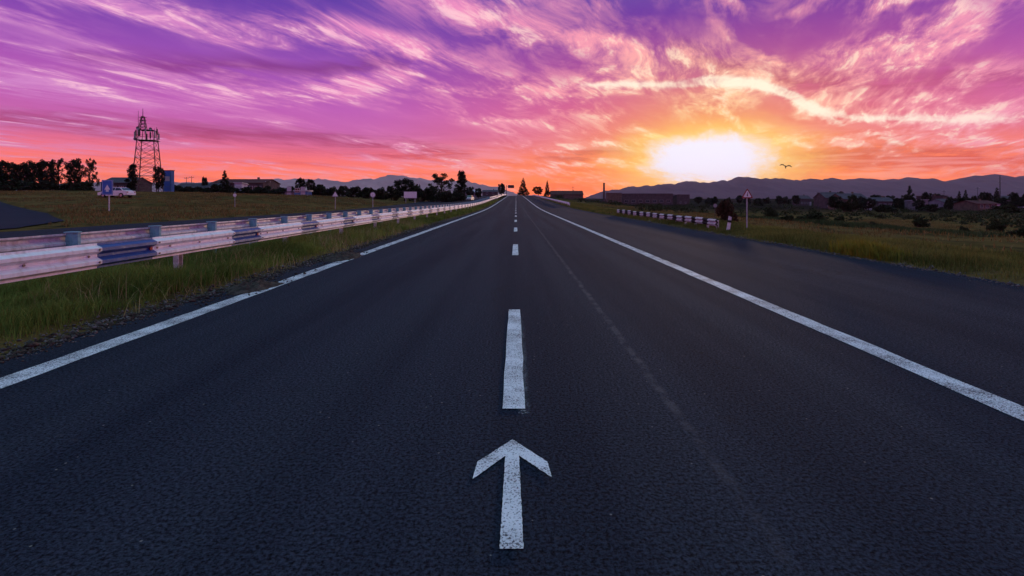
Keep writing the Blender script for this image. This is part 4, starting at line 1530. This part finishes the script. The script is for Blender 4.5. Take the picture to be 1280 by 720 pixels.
for i in range(4):
    MB().tube([corner(i, -.3), corner(i, ZP)], [.14, .10], 6).build('leg', M['steel_red'], tw)
lev = [ZB + (ZP - ZB) * k / 6 for k in range(7)]
for a, b in zip(lev[:-1], lev[1:]):
    for i in range(4):
        MB().tube([corner(i, a), corner(i + 1, b)], .045, 5).tube([corner(i + 1, a), corner(i, b)], .045, 5).build('cross_brace', M['steel_red'], tw)
        MB().tube([corner(i, b), corner(i + 1, b)], .05, 5).build('girt', M['steel_red'], tw)
MB().box((0, 0, ZP + .05), (4.3, 4.3, .10)).build('platform', M['steel_dark'], tw)
rl = MB()
for z_ in (ZP + .7, ZP + 1.25):
    for i in range(4):
        q_ = [(-2.15, -2.15), (2.15, -2.15), (2.15, 2.15), (-2.15, 2.15)]
        rl.tube([q_[i] + (z_,), q_[(i + 1) % 4] + (z_,)], .03, 5)
rl.build('railing', M['steel_dark'], tw)
ZQ = zpx(163)
for i in range(4):
    s_ = ((-1, -1), (1, -1), (1, 1), (-1, 1))[i]
    MB().tube([(s_[0] * 1.7, s_[1] * 1.7, ZP), (s_[0] * 1.4, s_[1] * 1.4, ZQ)], .08, 5).build('upper_leg', M['steel_red'], tw)
MB().box((0, 0, ZQ), (3.2, 3.2, .10)).build('platform', M['steel_dark'], tw)
for k, (x_, y_) in enumerate([(-2.6, -2.6), (-1.3, -2.75), (.2, -2.75), (1.5, -2.75), (2.6, -2.6), (2.75, -.9), (2.75, .9), (-2.75, -1.0), (-2.75, .9), (-1, 2.7), (1.2, 2.7)]):
    x_, y_ = x_ * .80, y_ * .80
    zc = ZP + 1.2 + (k % 3) * .5
    an = MB().box((x_, y_, zc), (.30, .20, 1.5)).build('panel_antenna', M['steel_dark' if k % 2 else 'sign_grey'], tw)
    MB().tube([(x_ * .96, y_ * .96, ZP), (x_ * .96, y_ * .96, zc + 1.2)], .05, 5).build('antenna_pipe', M['steel_dark'], an)
for x_, y_, z_, r_ in ((-1.5, -1.7, ZQ + .3, .42), (1.1, -1.7, ZQ + .2, .36), (-2.4, -.5, ZP + .3, .42)):
    dsh = MB()
    n = 16
    vs = [(x_, y_ + .12, z_)] + [(x_ + r_ * math.cos(2 * math.pi * k / n), y_ - .12, z_ + r_ * math.sin(2 * math.pi * k / n)) for k in range(n)] + \
         [(x_ + r_ * math.cos(2 * math.pi * k / n), y_ - .05, z_ + r_ * math.sin(2 * math.pi * k / n)) for k in range(n)] + [(x_, y_ + .2, z_)]
    dsh.add(vs, [(0, 1 + k, 1 + (k + 1) % n) for k in range(n)] + [(1 + k, 1 + n + k, 1 + n + (k + 1) % n, 1 + (k + 1) % n) for k in range(n)] + [(2 * n + 1, 1 + n + (k + 1) % n, 1 + n + k) for k in range(n)])
    dsh.build('dish_antenna', M['sign_grey'], tw)
# upper narrow lattice mast
ZM = zpx(146)
MX = -1.0
for i in range(4):
    s_ = ((-1, -1), (1, -1), (1, 1), (-1, 1))[i]
    MB().tube([(MX + s_[0] * .75, s_[1] * .75, ZQ), (MX + s_[0] * .28, s_[1] * .28, ZM)], .08, 5).build('mast_leg', M['steel_red'], tw)
ml = [ZQ + (ZM - ZQ) * k / 4 for k in range(5)]


def mc(i, z_):
    k = (z_ - ZQ) / (ZM - ZQ)
    h = .75 + (.28 - .75) * k
    s_ = ((-1, -1), (1, -1), (1, 1), (-1, 1))[i % 4]
    return Vector((MX + s_[0] * h, s_[1] * h, z_))


for a, b in zip(ml[:-1], ml[1:]):
    for i in range(4):
        MB().tube([mc(i, a), mc(i + 1, b)], .05, 5).tube([mc(i, b), mc(i + 1, b)], .05, 5).build('mast_brace', M['steel_red'], tw)
MB().tube([(MX, 0, ZM - .4), (MX, 0, zpx(136))], [.10, .045], 6).build('antenna_rod', M['steel_dark'], tw)
MB().tube([(MX - .95, 0, ZQ), (MX - .95, 0, zpx(139))], [.06, .035], 6).build('antenna_rod', M['steel_dark'], tw)
for z_ in (zpx(156), zpx(151), zpx(147)):
    MB().tube([(MX - .8, 0, z_), (MX + .8, 0, z_)], .06, 5).build('cross_arm', M['steel_dark'], tw)

# tall mast among the houses on the right, and smaller poles


def mast(px, ytop, dist, label, r=.12, arms=(), mat=None, group=None, name='utility_pole'):
    c_ = at(px, CY, dist)
    c_.z = hz(c_.x, c_.y) - .1
    h = EYE + (CY - ytop) * dist / FPX - c_.z
    t = empty(name, c_, label=label, cat='pole' if name != 'radio_mast' else 'mast', group=group)
    MB().tube([(0, 0, -.2), (0, 0, h * .5), (0, 0, h)], [r, r * .8, r * .5], 8).build('shaft', mat or M['steel_dark'], t)
    for dz_, w in arms:
        a_ = MB().box((0, 0, h - dz_), (w, .10, .10)).build('cross_arm', mat or M['steel_dark'], t)
        for s_ in (-.45, .45):
            MB().tube([(w * s_, 0, h - dz_ + .04), (w * s_, 0, h - dz_ + .28)], .06, 6).build('insulator', M['wall_white'], a_)
    return t


mast(1250, 219, 216, 'tallest thin mast on the right, above the small conifer', .22, ((1.2, 1.6), (3.0, 1.2)), name='radio_mast')
gP = 'wooden poles on the skyline'
mast(233, 221, 150, 'left one of two poles above the long low shed', .10, ((.4, 1.4),), group=gP)
mast(239.5, 220, 152, 'right one of two poles above the long low shed', .10, ((.4, 1.4),), group=gP)
mast(335, 226, 140, 'pole just right of the red roofed warehouse', .10, ((.4, 1.4),), group=gP)
mast(1222, 234, 205, 'pole standing left of the small round trees on the right', .10, ((.4, 1.6),), group=gP)
mast(1180, 238, 200, 'pole behind the low grey house on the right', .10, ((.4, 1.6),), group=gP)
mast(1022, 240, 190, 'pole well left of the brown house in the right plain', .10, ((.4, 1.5),), group=gP)
mast(716, 233, 250, 'pole above the long low brown barn', .10, ((.4, 1.6),), group=gP)

# ------------------------------------------------------------------ bird in flight
c = at(982, 208.5, 40)
bd = MB()
prof = [(-.24, .012, 0), (-.15, .035, 0), (-.04, .055, 0), (.08, .050, .005), (.15, .032, .012), (.19, .034, .02), (.225, .022, .02), (.26, .004, .012)]
n = 8
vs = []
for x_, r_, z_ in prof:
    vs += [(x_, r_ * math.cos(2 * math.pi * k / n), z_ + r_ * .85 * math.sin(2 * math.pi * k / n)) for k in range(n)]
fs = [(i * n + k, i * n + (k + 1) % n, (i + 1) * n + (k + 1) % n, (i + 1) * n + k) for i in range(len(prof) - 1) for k in range(n)]
bd.add(vs, fs + [tuple(range(n))[::-1], tuple((len(prof) - 1) * n + k for k in range(n))])
bo = empty('bird', c, R(-35), label='dark bird gliding in the sky right of the sun', cat='bird')
bo.rotation_euler = (R(12), R(-22), R(62))
bo.scale = (.9, .9, 1.25)
bd.build('body', M['feather'], bo, smooth=True)
MB().prism([(-.20, -.02), (-.36, -.07), (-.38, 0), (-.36, .07), (-.20, .02)], 'z', -.006, .006).build('tail', M['feather'], bo)
for s_ in (-1, 1):
    wg = MB()
    top = [(.11, .03, .02), (.17, .18, .10), (.13, .34, .11), (.02, .50, .04), (-.05, .44, .06), (-.05, .30, .10), (-.06, .16, .09), (-.07, .03, .02)]
    vs = [(x_, s_ * y_, z_) for x_, y_, z_ in top] + [(x_, s_ * y_, z_ - .014) for x_, y_, z_ in top]
    k = len(top)
    wg.add(vs, [(0, 1, 6, 7), (1, 2, 5, 6), (2, 3, 4, 5), (k, k + 7, k + 6, k + 1), (k + 1, k + 6, k + 5, k + 2), (k + 2, k + 5, k + 4, k + 3)] + [(i, (i + 1) % k, (i + 1) % k + k, i + k) for i in range(k)])
    wg.build('wing', M['feather'], bo)

# ------------------------------------------------------------------ grass, weeds, soil


def blades(name, X, Y, hgt, wid, mat, label, seed, lean=.45):
    r_ = np.random.default_rng(seed)
    n = len(X)
    Z = H(X, Y) - .01
    a = r_.random(n) * 2 * np.pi
    ln = hgt * lean * r_.uniform(.2, 1.3, n)
    b = a + r_.normal(0, .5, n) + np.pi / 2
    wx, wy = np.cos(b) * wid / 2, np.sin(b) * wid / 2
    lx, ly = np.cos(a) * ln, np.sin(a) * ln
    P0 = np.stack([X - wx, Y - wy, Z], 1)
    P1 = np.stack([X + wx, Y + wy, Z], 1)
    P2 = np.stack([X + lx * .35 + wx * .7, Y + ly * .35 + wy * .7, Z + hgt * .6], 1)
    P3 = np.stack([X + lx * .35 - wx * .7, Y + ly * .35 - wy * .7, Z + hgt * .6], 1)
    P4 = np.stack([X + lx, Y + ly, Z + hgt], 1)
    V = np.stack([P0, P1, P2, P3, P4], 1).reshape(-1, 3)
    o = np.arange(n)[:, None] * 5
    loops = np.concatenate([o + np.array([[0, 1, 2, 3]]), o + np.array([[3, 2, 4]])], 1).ravel()
    st = (np.arange(n)[:, None] * 7 + np.array([[0, 4]])).ravel()
    me = bpy.data.meshes.new(name)
    me.vertices.add(len(V))
    me.vertices.foreach_set('co', V.astype(np.float32).ravel())
    me.loops.add(len(loops))
    me.loops.foreach_set('vertex_index', loops.astype(np.int32))
    me.polygons.add(len(st))
    me.polygons.foreach_set('loop_start', st.astype(np.int32))
    me.update(calc_edges=True)
    t = np.clip(vnoise(X, Y, .7, 12) * .7 + r_.normal(.15, .2, n), 0, 1)
    me.attributes.new('tint', 'FLOAT', 'FACE').data.foreach_set('value', np.repeat(t, 2).astype(np.float32))
    me.materials.append(mat)
    o = link(name, me)
    return tag(o, label, 'grass', kind='stuff')


def scatter(n, x0, x1, y0, y1, seed, keep=None, power=1.0):
    r_ = np.random.default_rng(seed)
    X = r_.uniform(x0, x1, n)
    Y = y0 + (y1 - y0) * r_.random(n) ** power
    k = np.abs(X) < Y * 1.06 + 1.0
    if keep is not None:
        k &= r_.random(n) < keep(X, Y)
    return X[k], Y[k]


def clumpy(f, lo, hi, seed):
    return lambda x, y: sst(lo, hi, vnoise(x, y, f, seed) * .6 + vnoise(x, y, f * 3, seed + 1) * .4)


# median strip
def med_keep(x, y):
    edge = sst(4.88 + .25 * vnoise(x * 0, y, 1.3, 21), 5.35, -x)
    return edge * (.25 + .75 * clumpy(1.4, .22, .5, 20)(x, y))


X, Y = scatter(62000, -9.15, -4.85, 3.6, 14, 1, med_keep)
hh = .07 + .42 * vnoise(X, Y, 1.1, 22) ** 1.6 * nrng.uniform(.35, 1.25, len(X)) + .05 * nrng.random(len(X))
blades('median_grass', X, Y, hh, .009, M['grass'], 'green grass under the guardrails, nearest the camera', 2, .75)
X, Y = scatter(9000, -9.15, -4.9, 3.6, 30, 61, clumpy(1.1, .40, .62, 62))
blades('dry_grass', X, Y, nrng.uniform(.14, .42, len(X)), .009, M['straw'], 'dry straw stalks among the grass under the guardrails', 63, .8)
X, Y = scatter(42000, -9.15, -4.85, 14, 34, 3, med_keep)
hh = .08 + .40 * vnoise(X, Y, 1.1, 22) ** 1.6 * nrng.uniform(.4, 1.2, len(X))
blades('median_grass', X, Y, hh, .016, M['grass'], 'green grass under the guardrails, farther up the road', 4)
X, Y = scatter(36000, -9.1, -4.85, 34, 150, 5, med_keep, 1.5)
blades('median_grass', X, Y, .12 + .25 * vnoise(X, Y, .9, 22), .05, M['grass'], 'green grass under the guardrails in the distance', 6)


# right verge and field
def vr_keep(x, y):
    return sst(8.55 + .45 * vnoise(x * 0, y, 1.1, 25), 9.2, x) * (.2 + .8 * clumpy(.9, .25, .55, 26)(x, y))


X, Y = scatter(52000, 8.5, 13, 7.5, 30, 7, vr_keep)
hh = .07 + .20 * vnoise(X, Y, .8, 27) * nrng.uniform(.4, 1.2, len(X))
blades('verge_grass', X, Y, hh, .015, M['grass_verge'], 'grass along the right road edge near the camera', 8)
X, Y = scatter(30000, 8.7, 13, 30, 160, 9, vr_keep, 1.5)
blades('verge_grass', X, Y, .10 + .22 * vnoise(X, Y, .8, 27), .05, M['grass_verge'], 'grass along the right road edge farther away', 10)
X, Y = scatter(90000, 12, 90, 11, 95, 11, clumpy(.22, .36, .62, 28), 1.1)
hh = .08 + .24 * vnoise(X, Y, .3, 29) * nrng.uniform(.4, 1.2, len(X))
blades('field_grass', X, Y, hh, .045, M['grass_dry'], 'dry rough grass of the right field', 12, .7)
X, Y = scatter(60000, 22, 66, 26, 62, 15, lambda x, y: sst(.30, .5, vnoise(x, y, .12, 33)) * sst(26, 31, y + .12 * x - 2) * (1 - sst(44, 60, y)))
hh = .22 + .30 * vnoise(X, Y, .3, 34) * nrng.uniform(.4, 1.2, len(X))
blades('crop_patch', X, Y, hh, .06, M['grass_deep'], 'dark green taller growth in the right field', 16, .5)
# left field
X, Y = scatter(90000, -110, -23.8, 22, 112, 13, lambda x, y: clumpy(.16, .34, .6, 30)(x, y) * sst(0.2, 1.5, x - side_edge(y)))
hh = .10 + .26 * vnoise(X, Y, .3, 31) * nrng.uniform(.4, 1.2, len(X))
blades('field_grass', X, Y, hh, .06, M['grass_dry'], 'dry rough grass of the left field', 14, .7)


# yellow weeds at the right kerb
def weed_patch(px, pyx, dist, n, spread_, label, seed, hmax=.38):
    c_ = at(px, pyx, dist)
    r_ = np.random.default_rng(seed)
    X, Y = c_.x + r_.normal(0, spread_[0], n), c_.y + r_.normal(0, spread_[1], n)
    k = X > 8.85
    X, Y = X[k], Y[k]
    hh_ = hmax * r_.uniform(.4, 1.0, len(X)) * np.exp(-((X - c_.x) / spread_[0] / 2.2) ** 2)
    o = blades('weed_clump', X, Y, hh_, .03, M['weed'], label, seed, .5)
    o['category'] = 'weeds'
    return o


weed_patch(1072, 314, 13.7, 1200, (.35, .45), 'larger yellow flowering weed clump on the right kerb', 41, .46)
weed_patch(1098, 318, 12.9, 700, (.25, .35), 'smaller yellow weed clump right of the larger one', 43, .36)

# crumbled soil and pebbles along the left tarmac edge


def pebbles(name, X, Y, size, mat, label, seed):
    r_ = np.random.default_rng(seed)
    n = len(X)
    on_road = (X > -4.8) & (X < 8.7)
    Z = np.where(on_road, zr(Y), H(X, Y))
    base_v = np.array([(1, 0, 0), (-1, 0, 0), (0, 1, 0), (0, -1, 0), (0, 0, .7), (0, 0, -.7)], float)
    base_f = np.array([(0, 2, 4), (2, 1, 4), (1, 3, 4), (3, 0, 4), (2, 0, 5), (1, 2, 5), (3, 1, 5), (0, 3, 5)])
    s_ = size * r_.lognormal(0, .5, n)
    V = base_v[None] * (1 + .35 * r_.normal(size=(n, 6, 1))) * s_[:, None, None]
    th = r_.random(n) * 6.28
    cx_, sx_ = np.cos(th)[:, None], np.sin(th)[:, None]
    V = np.stack([V[:, :, 0] * cx_ - V[:, :, 1] * sx_ + X[:, None], V[:, :, 0] * sx_ + V[:, :, 1] * cx_ + Y[:, None], V[:, :, 2] + (Z + s_ * .3)[:, None]], -1).reshape(-1, 3)
    F = (base_f[None] + np.arange(n)[:, None, None] * 6).reshape(-1)
    me = bpy.data.meshes.new(name)
    me.vertices.add(len(V))
    me.vertices.foreach_set('co', V.astype(np.float32).ravel())
    me.loops.add(len(F))
    me.loops.foreach_set('vertex_index', F.astype(np.int32))
    me.polygons.add(len(F) // 3)
    me.polygons.foreach_set('loop_start', np.arange(0, len(F), 3, dtype=np.int32))
    me.update(calc_edges=True)
    me.materials.append(mat)
    return tag(link(name, me), label, 'gravel', kind='stuff')


r9 = np.random.default_rng(91)
Y = 3.8 + 40 * r9.random(9000) ** 1.5
X = -4.92 + r9.normal(0, .13, 9000)
pebbles('gravel', X, Y, .010, M['pebble'], 'crumbled gravel along the left tarmac edge', 92)
Y = 3.8 + 30 * r9.random(5000) ** 1.4
X = -4.86 + r9.normal(0, .10, 5000)
pebbles('soil_crumbs', X, Y, .014, M['soil'], 'dark soil crumbs along the left tarmac edge', 93)
Y = 8 + 40 * r9.random(2500) ** 1.4
X = 8.75 + r9.normal(0, .15, 2500)
pebbles('gravel', X, Y, .014, M['pebble'], 'crumbled gravel along the right tarmac edge', 94)


def heap(name, label, cx, cy, rx, ry_, hgt, seed):
    """ragged heap of washed-out soil lying over the tarmac edge"""
    n, mth = 26, 36
    vs, fs = [], []
    for i in range(n):
        r_ = (i / (n - 1))
        for k in range(mth):
            a = 2 * math.pi * k / mth
            rr = r_ * (1 + .28 * mnoise.noise((math.cos(a) * 1.7 + seed, math.sin(a) * 1.7, seed)) + .12 * mnoise.noise((math.cos(a) * 6 + seed, math.sin(a) * 6, 2)))
            x_, y_ = cx + math.cos(a) * rx * rr, cy + math.sin(a) * ry_ * rr
            g0 = float(zr(y_)) if x_ > -4.8 else max(float(zr(y_)), hz(x_, y_))
            z_ = hgt * (1 - r_) ** .8 * (.65 + .7 * mnoise.noise((x_ * 9, y_ * 4, seed)) + .4 * mnoise.noise((x_ * 25, y_ * 14, seed)))
            vs.append((x_, y_, g0 + max(z_, 0) * (1 if i < n - 1 else 0) - (.02 if i == n - 1 else 0) + .006))
    for i in range(n - 1):
        for k in range(mth):
            fs.append((i * mth + k, i * mth + (k + 1) % mth, (i + 1) * mth + (k + 1) % mth, (i + 1) * mth + k))
    me_ = bpy.data.meshes.new(name)
    me_.from_pydata(vs, [], fs)
    o = link(name, me_, mat=M['soil'])
    return tag(o, label, 'soil heap', 'soil heaps over the left edge line')


heap('soil_heap', 'nearer dark soil heap spilling onto the left edge line', -4.47, 8.70, .40, .62, .12, 3)
heap('soil_heap', 'farther dark soil heap spilling onto the left edge line', -4.44, 13.2, .42, .95, .14, 7)
for sd_, cy_, n_ in ((5, 8.7, 500), (6, 13.2, 700)):
    r_ = np.random.default_rng(sd_)
    pebbles('soil_crumbs', -4.5 + r_.normal(0, .2, n_), cy_ + r_.normal(0, .7, n_), .012, M['soil'], 'loose crumbs around the %s soil heap' % ('nearer' if sd_ == 5 else 'farther'), 95 + sd_)

# ------------------------------------------------------------------ haze: still evening air over the plain
hb = MB().box((0, 5000, 240), (23000, 12200, 500))
hm = bpy.data.materials.new('haze')
hm.use_nodes = True
hm.node_tree.nodes.clear()
hg = G(hm.node_tree)
pv = hg.new('ShaderNodeVolumePrincipled')
pv.inputs['Color'].default_value = (.76, .70, 1.0, 1)
pv.inputs['Density'].default_value = 2.8e-5
pv.inputs['Anisotropy'].default_value = .35
ho = hg.new('ShaderNodeOutputMaterial')
hg.l.new(pv.outputs[0], ho.inputs['Volume'])
tag(hb.build('haze', hm), kind='stuff')
